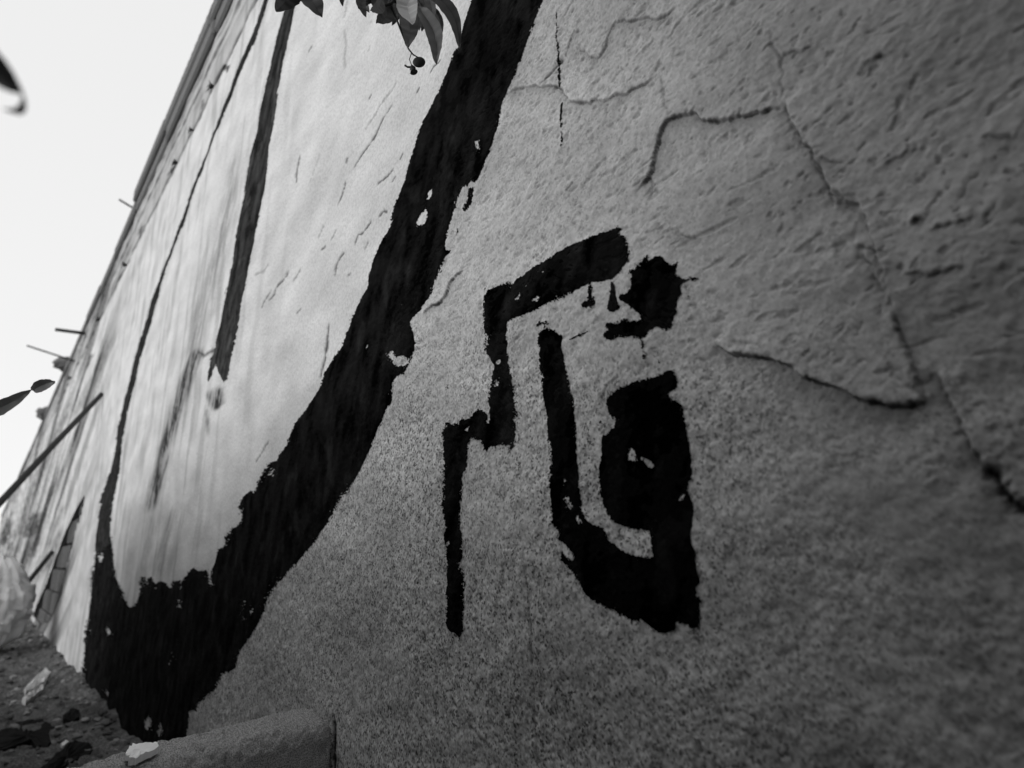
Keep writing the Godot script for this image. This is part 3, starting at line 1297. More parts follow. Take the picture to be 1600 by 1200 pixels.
func build_small_things() -> void:
	# a crumpled pale flake on the block
	var flats := flat_outlines()
	lying("paint_flake", flats["flake"], 0.362, 0.010, 0.93, 3, "white crumbled flake of plaster lying on the cement block", "flake")
	# roof sheet
	var sheet := thing("roof_sheet", "dark thin metal sheet capping the wall's top edge", "roof sheet", Vector3(0, 3.185, 0.0))
	var st := SurfaceTool.new()
	st.begin(Mesh.PRIMITIVE_TRIANGLES)
	st.set_smooth_group(0)
	var n := 240
	for i in n:
		var x0 := lerpf(2.5, -4.8, float(i) / n)
		var x1 := lerpf(2.5, -4.8, float(i + 1) / n)
		var y0 := 0.008 + 0.006 * sin(x0 * 80.0)
		var y1 := 0.008 + 0.006 * sin(x1 * 80.0)
		quad(st, Vector3(x0, y0 - 0.008, 0.023), Vector3(x1, y1 - 0.008, 0.023), Vector3(x1, y1 + 0.02, -0.3), Vector3(x0, y0 + 0.02, -0.3))
		quad(st, Vector3(x0, y0 + 0.003, -0.3), Vector3(x1, y1 + 0.003, -0.3), Vector3(x1, y1 + 0.003, 0.023), Vector3(x0, y0 + 0.003, 0.023))
		quad(st, Vector3(x0, y0 + 0.003, 0.023), Vector3(x1, y1 + 0.003, 0.023), Vector3(x1, y1 - 0.008, 0.023), Vector3(x0, y0 - 0.008, 0.023))
	st.index()
	st.generate_normals()
	part("sheet", st.commit(), mats["sheet"], sheet)
	# a pole leaning on the wall
	single("leaning_pole", tube_mesh([Vector3(-4.66, -0.03, 1.05), Vector3(-5.035, 0.948, 0.464), Vector3(-5.18, 1.34, 0.24), Vector3(-5.335, 1.73, 0.012)], [0.022, 0.020, 0.018, 0.015], 10), mats["wood"], Transform3D.IDENTITY, "thin dark wooden pole leaning against the wall's far part", "pole")
	single("leaning_stick", tube_mesh([Vector3(-7.4, 0.02, 0.34), Vector3(-7.25, 0.35, 0.21), Vector3(-7.1, 0.70, 0.03)], [0.02, 0.02, 0.018], 8), mats["wood"], Transform3D.IDENTITY, "short dark stick leaning on the wall behind the white sack", "stick")
	# iron bars that stick out of the wall's top
	single("iron_bar", tube_mesh([Vector3(-8.0, 2.90, -0.1), Vector3(-8.0, 2.90, 0.02), Vector3(-8.02, 2.895, 0.26)], [0.018, 0.018, 0.018], 8), mats["iron"], Transform3D.IDENTITY, "short thick iron bar poking out below the wall's top, upper of the pair", "iron bar", "iron bars poking out of the wall")
	single("iron_bar", tube_mesh([Vector3(-8.9, 2.82, -0.1), Vector3(-8.9, 2.82, 0.02), Vector3(-8.7, 2.86, 0.46)], [0.010, 0.010, 0.009], 8), mats["iron"], Transform3D.IDENTITY, "long thin iron bar poking out below the wall's top, lower of the pair", "iron bar", "iron bars poking out of the wall")
	single("iron_bar", tube_mesh([Vector3(-5.3, 3.12, -0.1), Vector3(-5.3, 3.14, 0.02), Vector3(-5.3, 3.17, 0.10)], [0.008, 0.008, 0.008], 8), mats["coping"], Transform3D.IDENTITY, "tiny pale bar stub at the end of the roof sheet", "iron bar", "iron bars poking out of the wall")
	# rubble along the far top
	var tops := [[-10.3, 0.26, 0.20, "pale rounded stone lying on the wall's top beyond the iron bars"], [-14.0, 0.4, 0.2, "small far lump of masonry on the wall's top, farther than the rounded stone"]]
	for i in tops.size():
		var e: Array = tops[i]
		single("masonry_lump", lump(Vector3(e[1], e[2], 0.3), i + 2, 0.5), mats["coping"], at_turn(Vector3(e[0], 3.02 + e[2] * 0.4, -0.02)), e[3], "stone", "rubble on the wall's top")
	# dry weeds in the joint
	var weeds := [[2.86, 0.06], [3.25, 0.04], [3.6, 0.05], [5.2, 0.07], [6.6, 0.07], [9.0, 0.09]]
	var told := ["largest dry weed tuft in the joint below the wall's top", "second dry weed tuft in the joint from the near end", "third dry weed tuft in the joint from the near end", "dry weed tuft in the joint beyond the roof sheet's end", "small dry weed tuft in the joint near the iron bars", "farthest dry weed tuft in the wall's upper joint"]
	for i in weeds.size():
		var tuft := SurfaceTool.new()
		tuft.begin(Mesh.PRIMITIVE_TRIANGLES)
		tuft.set_smooth_group(0)
		for q in 14:
			var len_: float = weeds[i][1] * rng.randf_range(0.5, 1.0)
			var side := rng.randf_range(-1, 1)
			tube(tuft, [Vector3(0, 0, -0.01), Vector3(side * len_ * 0.4, rng.randf_range(-0.3, 0.4) * len_, len_ * 0.35), Vector3(side * len_ * 0.7, rng.randf_range(-0.8, 0.5) * len_, len_ * 0.45)], [0.003, 0.0025, 0.001], 4)
		tuft.generate_normals()
		single("weed_tuft", tuft.commit(), mats["iron"], at_turn(Vector3(-weeds[i][0], 2.64, 0.0)), told[i], "weed", "weeds in the wall's joint")
	# the white sack
	build_sack()
	# stone slabs and charred rags by the wall's foot
	lying("stone_slab", flats["slab_far"], 0.025, 0.035, 0.5, 4, "upper of two pale stone slabs lying by the wall's foot", "stone", "stones at the wall's foot")
	lying("stone_slab", flats["slab_near"], 0.02, 0.032, 0.5, 5, "lower of two pale stone slabs lying by the wall's foot", "stone", "stones at the wall's foot")
	lying("stone_chip", flats["chip"], 0.02, 0.012, 0.8, 6, "tiny white chip lying between the black rags", "stone", "stones at the wall's foot")
	lying("rag", flats["rag_left"], 0.012, 0.025, 0.008, 7, "largest charred black rag, on the ground at the left edge", "rag", "black rags on the ground")
	lying("rag", flats["rag_mid"], 0.012, 0.022, 0.008, 8, "smallest charred black rag, against the foot of the painted black line", "rag", "black rags on the ground")
	lying("rag", flats["rag_near"], 0.012, 0.025, 0.008, 9, "charred black rag on the ground beside the cement block", "rag", "black rags on the ground")
	# loose stones and grit
	var grit := MultiMeshInstance3D.new()
	grit.name = "gravel"
	var mm := MultiMesh.new()
	mm.transform_format = MultiMesh.TRANSFORM_3D
	mm.use_colors = true
	mm.mesh = lump(Vector3.ONE, 9, 0.9, 5, 7)
	mm.instance_count = 4500
	for i in mm.instance_count:
		var p := Vector3(-2.2 - 6.5 * pow(rng.randf(), 1.4), 0, 0.01 + 0.9 * pow(rng.randf(), 1.3))
		p.y = ground_y(p.x, p.z)
		var k := 0.004 + 0.034 * pow(rng.randf(), 5.0)
		mm.set_instance_transform(i, Transform3D(Basis.from_euler(Vector3(rng.randf(), rng.randf() * TAU, rng.randf())).scaled(Vector3(k * 1.4, k * 0.6, k)), p))
		var v := 0.04 + 0.26 * pow(rng.randf(), 2.0)
		mm.set_instance_color(i, Color(v, v, v))
	grit.multimesh = mm
	var gm := flat_mat(1.0)
	gm.vertex_color_use_as_albedo = true
	grit.material_override = gm
	grit.set_meta("kind", "stuff")
	tag(grit, "loose grit and pebbles strewn along the wall's foot", "gravel")
	add_child(grit)


func build_sack() -> void:
	var b := thing("sack", "white crumpled plastic sack standing against the wall at far left", "sack", Vector3(-6.35, 0, 0.41))
	var st := SurfaceTool.new()
	st.begin(Mesh.PRIMITIVE_TRIANGLES)
	st.set_smooth_group(0)
	var rings := 60
	var segs := 90
	var g := []
	for i in rings + 1:
		var t := float(i) / rings
		var row := []
		for j in segs + 1:
			var a := TAU * (j % segs) / segs
			var r := 0.235 * pow(sin(PI * (0.06 + 0.90 * t)), 0.55)
			var fold := rag.get_noise_3d(cos(a) * 2.6, t * 2.0, sin(a) * 2.6) * 0.30 + absf(rag.get_noise_3d(cos(a) * 4.0 + 5.0, t * 1.2 + 4.0, sin(a) * 4.0)) * 0.55 + absf(rag.get_noise_3d(cos(a) * 9.0 + 5.0, t * 6.0 + 4.0, sin(a) * 9.0)) * 0.16
			r *= 1.0 + fold - 0.16
			row.append(Vector3(cos(a) * r, t * 0.64 + 0.05 * rag.get_noise_2d(cos(a) * 2.0, sin(a) * 2.0 + t * 4.0), sin(a) * r))
		g.append(row)
	for i in rings:
		for j in segs:
			quad(st, g[i][j], g[i + 1][j], g[i + 1][j + 1], g[i][j + 1])
	st.index()
	st.generate_normals()
	var m := flat_mat(0.8, 0.4, 0.5)
	m.backlight_enabled = true
	m.backlight = Color(0.15, 0.15, 0.15)
	part("bag", st.commit(), m, b)
	# the twisted neck and its loose ends
	var neck := SurfaceTool.new()
	neck.begin(Mesh.PRIMITIVE_TRIANGLES)
	neck.set_smooth_group(0)
	for q in 3:
		var a := TAU * q / 7.0 + 0.4
		tube(neck, [Vector3(0, 0.60, 0), Vector3(cos(a) * 0.04, 0.66, sin(a) * 0.04), Vector3(cos(a) * 0.10, 0.70 + 0.02 * sin(q * 2.0), sin(a) * 0.10)], [0.03, 0.022, 0.008], 6)
	neck.generate_normals()
	part("neck", neck.commit(), m, b)


func paint_shapes() -> Dictionary:
	return {
		"big_stroke": [
			poly([0.7472,1.5353,0.774,1.4932,0.7813,1.4836,0.7923,1.4691,0.7959,1.4616,0.8049,1.4429,0.8081,1.4239,0.8222,1.431,0.8315,1.4146,0.8431,1.4034,0.8508,1.3933,0.8665,1.378,0.8909,1.36,0.9163,1.3468,0.9245,1.3361,0.935,1.3253,0.9366,1.3159,0.9472,1.305,0.9638,1.2804,0.9781,1.2543,0.9916,1.2455,1.0146,1.2304,1.0276,1.2105,1.0262,1.1958,1.0551,1.1809,1.0769,1.1663,1.0987,1.146,1.1096,1.124,1.1147,1.0987,1.1286,1.0994,1.1497,1.088,1.1783,1.0641,1.2075,1.0396,1.2235,1.024,1.2282,1.0147,1.2673,1.0018,1.291,0.9872,1.3112,0.9687,1.3126,0.9581,1.3273,0.9449,1.3661,0.9278,1.3958,0.9124,1.4503,0.9006,1.4764,0.8761,1.4988,0.8507,1.5372,0.8368,1.5551,0.823,1.5803,0.8347,1.6295,0.8148,1.6658,0.7927,1.681,0.7621,1.726,0.778,1.7927,0.7564,1.8164,0.7452,1.7714,0.7251,1.7601,0.7074,1.842,0.6906,1.8931,0.6714,1.9012,0.6457,1.9719,0.6371,1.9941,0.5974,2.0272,0.5822,2.0709,0.5886,2.1676,0.5791,2.1912,0.5968,2.2604,0.5782,2.2825,0.5577,2.3905,0.552,2.4897,0.5481,2.5188,0.5156,2.5874,0.5462,2.692,0.5442,2.7205,0.5201,2.7885,0.5533,2.8884,0.5585,2.8964,0.5176,2.9966,0.5663,3.0427,0.5563,3.0269,0.5001,3.0753,0.4562,3.1436,0.4341,3.2344,0.4346,3.3694,0.4794,3.6237,0.526,3.7767,0.604,3.9824,0.7273,4.0377,0.7604,4.1337,0.7445,4.3612,0.7312,4.5463,0.7082,4.5318,0.604,4.5706,0.5213,4.4365,0.4373,4.3719,0.3427,4.4239,0.2752,4.3603,0.1851,4.3385,0.1065,4.337,0.0028,4.3257,-0.0858,3.992,-0.0701,3.6806,-0.0578,3.3505,-0.0366,3.0752,-0.015,2.8555,-0.0076,2.676,0.0001,2.3616,0.0657,2.0849,0.1626,2.0892,0.1987,2.0818,0.2123,2.0899,0.2281,2.0039,0.2367,1.9871,0.2573,1.9451,0.2782,1.8407,0.3155,1.8256,0.3345,1.7989,0.3519,1.7206,0.3691,1.7114,0.4001,1.6698,0.4231,1.6529,0.4299,1.6206,0.4459,1.5907,0.4667,1.5721,0.4784,1.5421,0.5088,1.5251,0.5381,1.4827,0.5626,1.4534,0.5709,1.413,0.5915,1.3801,0.6065,1.3546,0.6186,1.323,0.6303,1.2984,0.6394,1.2758,0.6554,1.236,0.675,1.2095,0.6945,1.184,0.7159,1.1529,0.7317,1.118,0.751,1.0944,0.7685,1.0715,0.7879,1.0586,0.8037,1.0409,0.8187,1.0195,0.8393,1.0116,0.8532,0.9917,0.8604,0.9909,0.8754,0.9921,0.8887,0.9794,0.897,0.9406,0.9013,0.9355,0.9172,0.9216,0.9266,0.9187,0.9429,0.9263,0.9622,0.9387,0.9854,0.9181,0.9925,0.9039,0.9959,0.8864,1.0066,0.8751,1.0181,0.8607,1.039,0.85,1.0546,0.8391,1.0656,0.813,1.061,0.8025,1.0685,0.799,1.0724,0.7924,1.0855,0.7856,1.0933,0.7723,1.1107,0.759,1.1279,0.7493,1.1445,0.7362,1.155,0.7266,1.1649,0.7139,1.1814,0.7075,1.1865,0.6998,1.2012,0.6921,1.2201,0.6829,1.2444,0.6737,1.2515,0.6585,1.2632,0.6495,1.2786,0.6376,1.2962,0.6287,1.3135,0.6142,1.3287,0.6056,1.3394,0.5956,1.351,0.5928,1.3532,0.5689,1.3875]), # outline
		],
		"big_holes": [
			poly([0.884,1.2044,0.8835,1.1959,0.8975,1.1859,0.9041,1.1901,0.8985,1.2018]), # gap
			poly([0.9054,1.1777,0.8978,1.1567,0.9057,1.1496,0.9317,1.1536,0.939,1.1626,0.9201,1.1735]), # gap
			poly([0.7807,1.1573,0.7629,1.1467,0.7712,1.1335,0.7831,1.1219,0.7932,1.1092,0.8053,1.0951,0.8065,1.0807,0.8188,1.0696,0.8395,1.0733,0.8385,1.0936,0.8262,1.1125,0.8139,1.1291,0.7981,1.146]), # gap
			poly([0.7632,1.1576,0.7393,1.1417,0.7491,1.1359,0.7664,1.1462]), # gap
			poly([0.8006,1.1146,0.7655,1.1161,0.7753,1.0973,0.7892,1.0948,0.7781,1.0755,0.7989,1.0692,0.7878,1.0523,0.8239,1.0599,0.8208,1.0736,0.8065,1.0807]), # gap
			poly([1.0117,0.9479,0.993,0.9466,0.9735,0.9307,0.9471,0.9286,0.9354,0.915,0.9497,0.9087,0.9768,0.9183,1.0011,0.9351]), # gap
			poly([3.7348,0.3252,3.6597,0.3303,3.6003,0.3104,3.6391,0.2915,3.7105,0.3023]), # gap
			poly([2.3547,0.3481,2.34,0.353,2.3517,0.3126,2.3847,0.2929,2.3984,0.3004]), # gap
			poly([2.3482,0.5547,2.3253,0.5439,2.3327,0.5102,2.3401,0.4766,2.3559,0.4426,2.3685,0.4492,2.3566,0.4907,2.3536,0.5169]), # gap
			poly([2.0564,0.587,2.0147,0.584,2.0113,0.5608,2.0087,0.5394,2.0386,0.5619]), # gap
			poly([1.6919,0.5182,1.6796,0.5258,1.685,0.4975,1.6677,0.475,1.6896,0.4819]), # gap
			poly([1.6344,0.5042,1.6215,0.5076,1.6165,0.4916,1.6302,0.4909]), # gap
			poly([3.482,0.0871,3.426,0.1044,3.3883,0.0852,3.443,0.068]), # gap
			poly([2.6018,0.1257,2.5492,0.1415,2.5286,0.112,2.5875,0.0909,2.6263,0.0992]), # gap
			poly([2.411,0.1423,2.3814,0.1542,2.3743,0.1141,2.4081,0.0943]), # gap
			poly([0.8029,1.0792,0.7958,1.0806,0.7989,1.0692,0.806,1.0678]), # gap
			poly([0.7544,1.2183,0.7407,1.2152,0.737,1.198,0.7472,1.1991]), # gap
			poly([1.1064,0.9872,1.0957,0.9868,1.0942,0.9743,1.102,0.9739]), # gap
			poly([1.5841,0.8159,1.5667,0.8169,1.5705,0.7984,1.5863,0.7912]), # gap
			poly([4.3053,0.6369,4.2247,0.6753,4.1843,0.6168,4.3033,0.5909]), # gap
		],
		"thin_line": [
			poly([2.0112,2.5832,2.1386,2.5482,2.2364,2.482,2.531,2.4,2.8733,2.2909,3.16,2.1544,3.4405,2.047,3.6954,1.9584,3.8393,1.8446,4.0589,1.7137,4.1514,1.5788,4.2691,1.4674,4.3663,1.3262,4.3386,1.2243,4.3937,1.0875,4.6194,1.0101,4.6411,0.9565,4.652,0.8692,4.5463,0.7082,4.4794,0.6518,4.2002,0.6749,3.9881,0.6902,4.0047,0.7279,4.0377,0.7604,4.093,0.8592,4.1088,0.9421,4.0414,1.0749,4.1052,1.1902,4.0776,1.3237,4.0021,1.4489,3.9434,1.5202,3.873,1.622,3.7144,1.7426,3.5691,1.8892,3.3661,2.0188,3.0949,2.1259,2.8171,2.2617,2.4621,2.3574,2.1605,2.4275,2.0673,2.4931,1.9459,2.529]), # outline
		],
		"second_stroke": [
			poly([1.8841,2.4778,1.8537,2.328,1.8643,2.2993,1.9004,2.2527,1.9366,2.1807,1.9726,2.0837,2.0057,2.0203,2.0445,1.9522,2.0892,1.9005,2.1032,1.7946,2.0996,1.742,2.1215,1.6831,2.1406,1.6161,2.1569,1.5416,2.1844,1.4779,2.2036,1.4311,2.2373,1.3819,2.2625,1.3297,2.2878,1.2771,2.2352,1.2446,2.2066,1.1934,2.14,1.1559,2.103,1.1338,2.0672,1.1125,2.0556,1.1354,2.0479,1.1867,2.0232,1.2281,2.0033,1.2822,1.9879,1.3498,1.9658,1.3972,1.9548,1.4791,1.9253,1.5419,1.9032,1.5888,1.8701,1.6574,1.8706,1.7211,1.8679,1.8166,1.8411,1.8673,1.8313,1.961,1.8179,2.0426,1.7876,2.1248,1.764,2.1885,1.7374,2.2381,1.704,2.3285]), # outline
			poly([2.2847,1.2698,2.2352,1.2446,2.2637,1.183,2.304,1.166,2.324,1.1745,2.3181,1.2167,2.3143,1.264]), # outline
		],
		"glyph_step": [
			poly([0.7278,0.9608,0.7156,0.9672,0.6961,0.9644,0.6744,0.9635,0.659,0.9537,0.6535,0.9608,0.64,0.9614,0.628,0.9642,0.6112,0.9651,0.5987,0.9657,0.5791,0.9669,0.5432,0.9671,0.5235,0.965,0.5045,0.9629,0.4873,0.9606,0.4707,0.9591,0.4681,0.9542,0.4759,0.9528,0.4666,0.9467,0.4612,0.9408,0.4589,0.9316,0.4577,0.9215,0.4591,0.9124,0.465,0.9072,0.4709,0.9041,0.4835,0.9011,0.4952,0.9029,0.5132,0.9068,0.5289,0.9074,0.5452,0.9065,0.562,0.9064,0.5794,0.9071,0.5997,0.9069,0.6159,0.906,0.6456,0.9073,0.6742,0.9078,0.6742,0.8841,0.6713,0.849,0.6659,0.8225,0.6619,0.7969,0.6619,0.7669,0.6632,0.7439,0.6711,0.7354,0.6738,0.7462,0.6873,0.7504,0.7025,0.7484,0.7125,0.7497,0.7254,0.7431,0.7315,0.7557,0.7347,0.7672,0.739,0.7592,0.7451,0.7635,0.7498,0.7685,0.7559,0.7651,0.762,0.7598,0.7646,0.7437,0.7641,0.7281,0.7686,0.72,0.7734,0.7231,0.774,0.695,0.7762,0.6673,0.772,0.634,0.7726,0.6064,0.7754,0.5992,0.769,0.5904,0.7681,0.5644,0.7668,0.5234,0.7754,0.5151,0.7877,0.5181,0.8033,0.5193,0.8115,0.525,0.8101,0.5629,0.8116,0.5957,0.8095,0.6207,0.8167,0.6352,0.8139,0.6445,0.8076,0.6519,0.8147,0.6634,0.8209,0.6872,0.8215,0.7344,0.8231,0.7682,0.8289,0.781,0.8275,0.7882,0.8189,0.7906,0.8193,0.7981,0.7987,0.7929,0.7853,0.7899,0.7823,0.7966,0.7693,0.7936,0.7552,0.7947,0.7491,0.8008,0.7415,0.8038,0.7234,0.7971,0.7188,0.7878,0.7216,0.7805,0.7129,0.7783,0.7132,0.7979,0.7162,0.807,0.7093,0.8342,0.7023,0.8536,0.7097,0.8668,0.7188,0.878,0.7146,0.8949,0.7255,0.9162,0.7275,0.9419]), # outline
			poly([0.5174,0.9051,0.5113,0.9031,0.5139,0.8917,0.5081,0.8845,0.5104,0.8769,0.5289,0.8818,0.5307,0.8886,0.5192,0.888]), # outline
			poly([0.4835,0.9004,0.478,0.8948,0.4769,0.8797,0.4727,0.8711,0.4694,0.8636,0.4827,0.8618,0.4891,0.8674,0.4845,0.8821]), # outline
			poly([0.6149,0.8873,0.605,0.8878,0.5906,0.8836,0.5919,0.8783,0.6038,0.8834,0.615,0.8824]), # outline
			poly([0.5548,0.8515,0.5385,0.8533,0.5156,0.8522,0.5167,0.8503,0.5375,0.85,0.5538,0.8489]), # outline
			poly([0.728,0.9713,0.7266,0.9784,0.7234,0.9774,0.7232,0.9621]), # outline
			poly([0.8033,0.5185,0.8002,0.5195,0.7962,0.5003,0.7975,0.494,0.8009,0.4999]), # outline
			poly([0.7907,0.5178,0.7877,0.5181,0.7873,0.5088,0.7902,0.5055]), # outline
			poly([0.7815,0.517,0.7755,0.5174,0.7702,0.4936,0.7733,0.4978]), # outline
			poly([0.8248,0.7675,0.8215,0.7707,0.8202,0.7432,0.822,0.7453]), # outline
			poly([0.8237,0.8556,0.8202,0.8568,0.8199,0.8491,0.8234,0.8498]), # outline
			poly([0.7252,0.9005,0.7222,0.9024,0.7188,0.8798,0.7218,0.8787]), # outline
		],
		"glyph_step_holes": [
			poly([0.6536,0.9342,0.6468,0.939,0.6428,0.9394,0.6482,0.9324,0.6522,0.9302]), # gap
			poly([0.6195,0.9198,0.6119,0.9242,0.6044,0.9209,0.6095,0.9166,0.617,0.9165]), # gap
			poly([0.6995,0.86,0.6881,0.8616,0.6824,0.855,0.6923,0.8539,0.6994,0.8556]), # gap
			poly([0.7021,0.8362,0.6935,0.8352,0.6949,0.8269,0.7006,0.8272]), # gap
			poly([0.8084,0.6324,0.8004,0.6348,0.8017,0.6273,0.8081,0.6257]), # gap
			poly([0.7833,0.604,0.7741,0.6072,0.7753,0.5976,0.7814,0.5959]), # gap
			poly([0.6039,0.9538,0.5964,0.9529,0.599,0.9487,0.6039,0.9504]), # gap
			poly([0.7706,0.7831,0.7611,0.7825,0.7625,0.7774,0.7688,0.7784]), # gap
			poly([0.6374,0.9464,0.6321,0.9481,0.6335,0.9425,0.6387,0.9434]), # gap
		],
		"blot": [
			poly([0.4323,0.9111,0.4285,0.9025,0.4242,0.9031,0.4198,0.9049,0.4109,0.9002,0.4081,0.8936,0.402,0.8886,0.394,0.889,0.3954,0.8808,0.3967,0.8745,0.3878,0.8681,0.3728,0.8655,0.3715,0.8631,0.3865,0.865,0.3944,0.8636,0.3912,0.854,0.3969,0.8512,0.3995,0.8388,0.4038,0.8335,0.4085,0.8237,0.4149,0.8236,0.4251,0.8304,0.4335,0.8287,0.4381,0.8232,0.4459,0.8233,0.4551,0.8292,0.4632,0.8293,0.4748,0.8338,0.4842,0.8335,0.4908,0.8338,0.4982,0.8408,0.4931,0.8445,0.4864,0.8448,0.4948,0.8494,0.4917,0.8543,0.4833,0.8504,0.4768,0.8486,0.4702,0.8495,0.462,0.8486,0.4559,0.8447,0.4488,0.8461,0.4467,0.851,0.4525,0.857,0.4576,0.8614,0.4636,0.8682,0.4725,0.8747,0.4703,0.8798,0.4631,0.876,0.4558,0.8765,0.4536,0.8836,0.4519,0.8953,0.458,0.9003,0.4525,0.9013,0.449,0.8986,0.446,0.904,0.4388,0.9049]), # outline
			poly([0.4425,0.8217,0.4408,0.8212,0.4413,0.8019,0.4435,0.7944,0.4448,0.7994]), # outline
			poly([0.4263,0.8127,0.4246,0.8136,0.4241,0.7977,0.4237,0.7917,0.4262,0.7917]), # outline
			poly([0.386,0.8523,0.3823,0.8504,0.3826,0.8473,0.3856,0.8482]), # outline
			poly([0.3934,0.856,0.3903,0.8557,0.3906,0.8525,0.3936,0.8535]), # outline
		],
		"blot_holes": [
			poly([0.4529,0.8501,0.4433,0.8493,0.442,0.8427,0.449,0.842]), # gap
		],
		"glyph_hook": [
			poly([0.6003,0.8758,0.5907,0.8756,0.5803,0.8694,0.5724,0.8617,0.5634,0.8593,0.5682,0.8504,0.5664,0.8344,0.5594,0.8077,0.5518,0.7765,0.5495,0.7521,0.5483,0.7277,0.547,0.7045,0.545,0.6768,0.5427,0.6565,0.5381,0.6483,0.5257,0.6424,0.5127,0.6387,0.5068,0.6271,0.4981,0.6219,0.4895,0.6162,0.4727,0.6118,0.4462,0.6086,0.4476,0.6214,0.4508,0.6345,0.4637,0.6362,0.4746,0.636,0.4943,0.6424,0.5003,0.6471,0.5056,0.6524,0.5115,0.6631,0.5136,0.679,0.5145,0.701,0.511,0.714,0.5117,0.7188,0.5081,0.7359,0.5025,0.7331,0.4919,0.7402,0.4869,0.7468,0.495,0.7522,0.5002,0.76,0.5018,0.7672,0.4967,0.7731,0.489,0.7765,0.4806,0.7789,0.4572,0.7808,0.4368,0.781,0.4204,0.7819,0.4154,0.7847,0.4079,0.7804,0.4054,0.7723,0.4053,0.7641,0.4163,0.7626,0.4145,0.7541,0.4026,0.75,0.4005,0.738,0.3961,0.7192,0.3965,0.6881,0.3959,0.6782,0.4018,0.6765,0.4028,0.6639,0.3977,0.6555,0.4005,0.6388,0.4025,0.6233,0.3991,0.6133,0.399,0.5986,0.3951,0.5879,0.4009,0.584,0.4022,0.577,0.3963,0.5735,0.3988,0.5598,0.402,0.5465,0.4087,0.5487,0.4154,0.5514,0.4253,0.5534,0.4279,0.5473,0.4378,0.5428,0.4484,0.5431,0.4557,0.5481,0.4658,0.552,0.4797,0.5511,0.4962,0.5572,0.5136,0.5629,0.5317,0.5682,0.542,0.5741,0.5465,0.5828,0.556,0.5929,0.566,0.5987,0.5761,0.6053,0.5769,0.6147,0.5748,0.6174,0.5687,0.6093,0.5586,0.6066,0.5554,0.6119,0.5623,0.6172,0.5724,0.6254,0.5797,0.629,0.5805,0.64,0.5901,0.6473,0.5933,0.6544,0.5938,0.6786,0.5956,0.7025,0.5917,0.724,0.5915,0.7335,0.6005,0.7422,0.6,0.7701,0.6054,0.7965,0.6074,0.8181,0.6107,0.8404,0.6092,0.8562,0.6127,0.8653,0.6077,0.8729]), # outline
			poly([0.5122,0.7517,0.5074,0.7495,0.5096,0.7451,0.5124,0.7469]), # outline
			poly([0.3942,0.6553,0.3929,0.6462,0.3941,0.6313,0.3974,0.6094,0.3987,0.6105,0.3955,0.6314,0.395,0.6464]), # outline
		],
		"glyph_hook_holes": [
			poly([0.4746,0.7095,0.4718,0.7136,0.4681,0.7164,0.4642,0.7095,0.463,0.7017,0.4689,0.703,0.4732,0.7041]), # gap
			poly([0.4578,0.703,0.4535,0.7056,0.4456,0.6996,0.4402,0.6953,0.4429,0.6913,0.4484,0.6938]), # gap
			poly([0.4156,0.6608,0.4115,0.6651,0.4062,0.667,0.4072,0.6631,0.4128,0.6583]), # gap
			poly([0.5715,0.693,0.5672,0.6961,0.5652,0.691,0.5706,0.6894]), # gap
			poly([0.5689,0.6739,0.5625,0.6762,0.5607,0.6678,0.5578,0.6594,0.564,0.6611,0.5659,0.6681]), # gap
			poly([0.5539,0.6537,0.5489,0.6521,0.5441,0.6465,0.5472,0.6447]), # gap
		],
		"drip": [
			poly([0.568,1.3164,0.5654,1.3145,0.5653,1.2707,0.5638,1.2301,0.5634,1.1969,0.5659,1.1984,0.5675,1.2326]), # outline
			poly([0.564,1.1744,0.5603,1.1731,0.5609,1.1519,0.5601,1.1365,0.5626,1.1361,0.5646,1.154]), # outline
			poly([0.5628,1.1288,0.5616,1.1281,0.561,1.1059,0.5598,1.1034,0.5634,1.1054]), # outline
			poly([0.5648,1.192,0.5636,1.1912,0.5626,1.1811,0.5639,1.18]), # outline
		],
	}

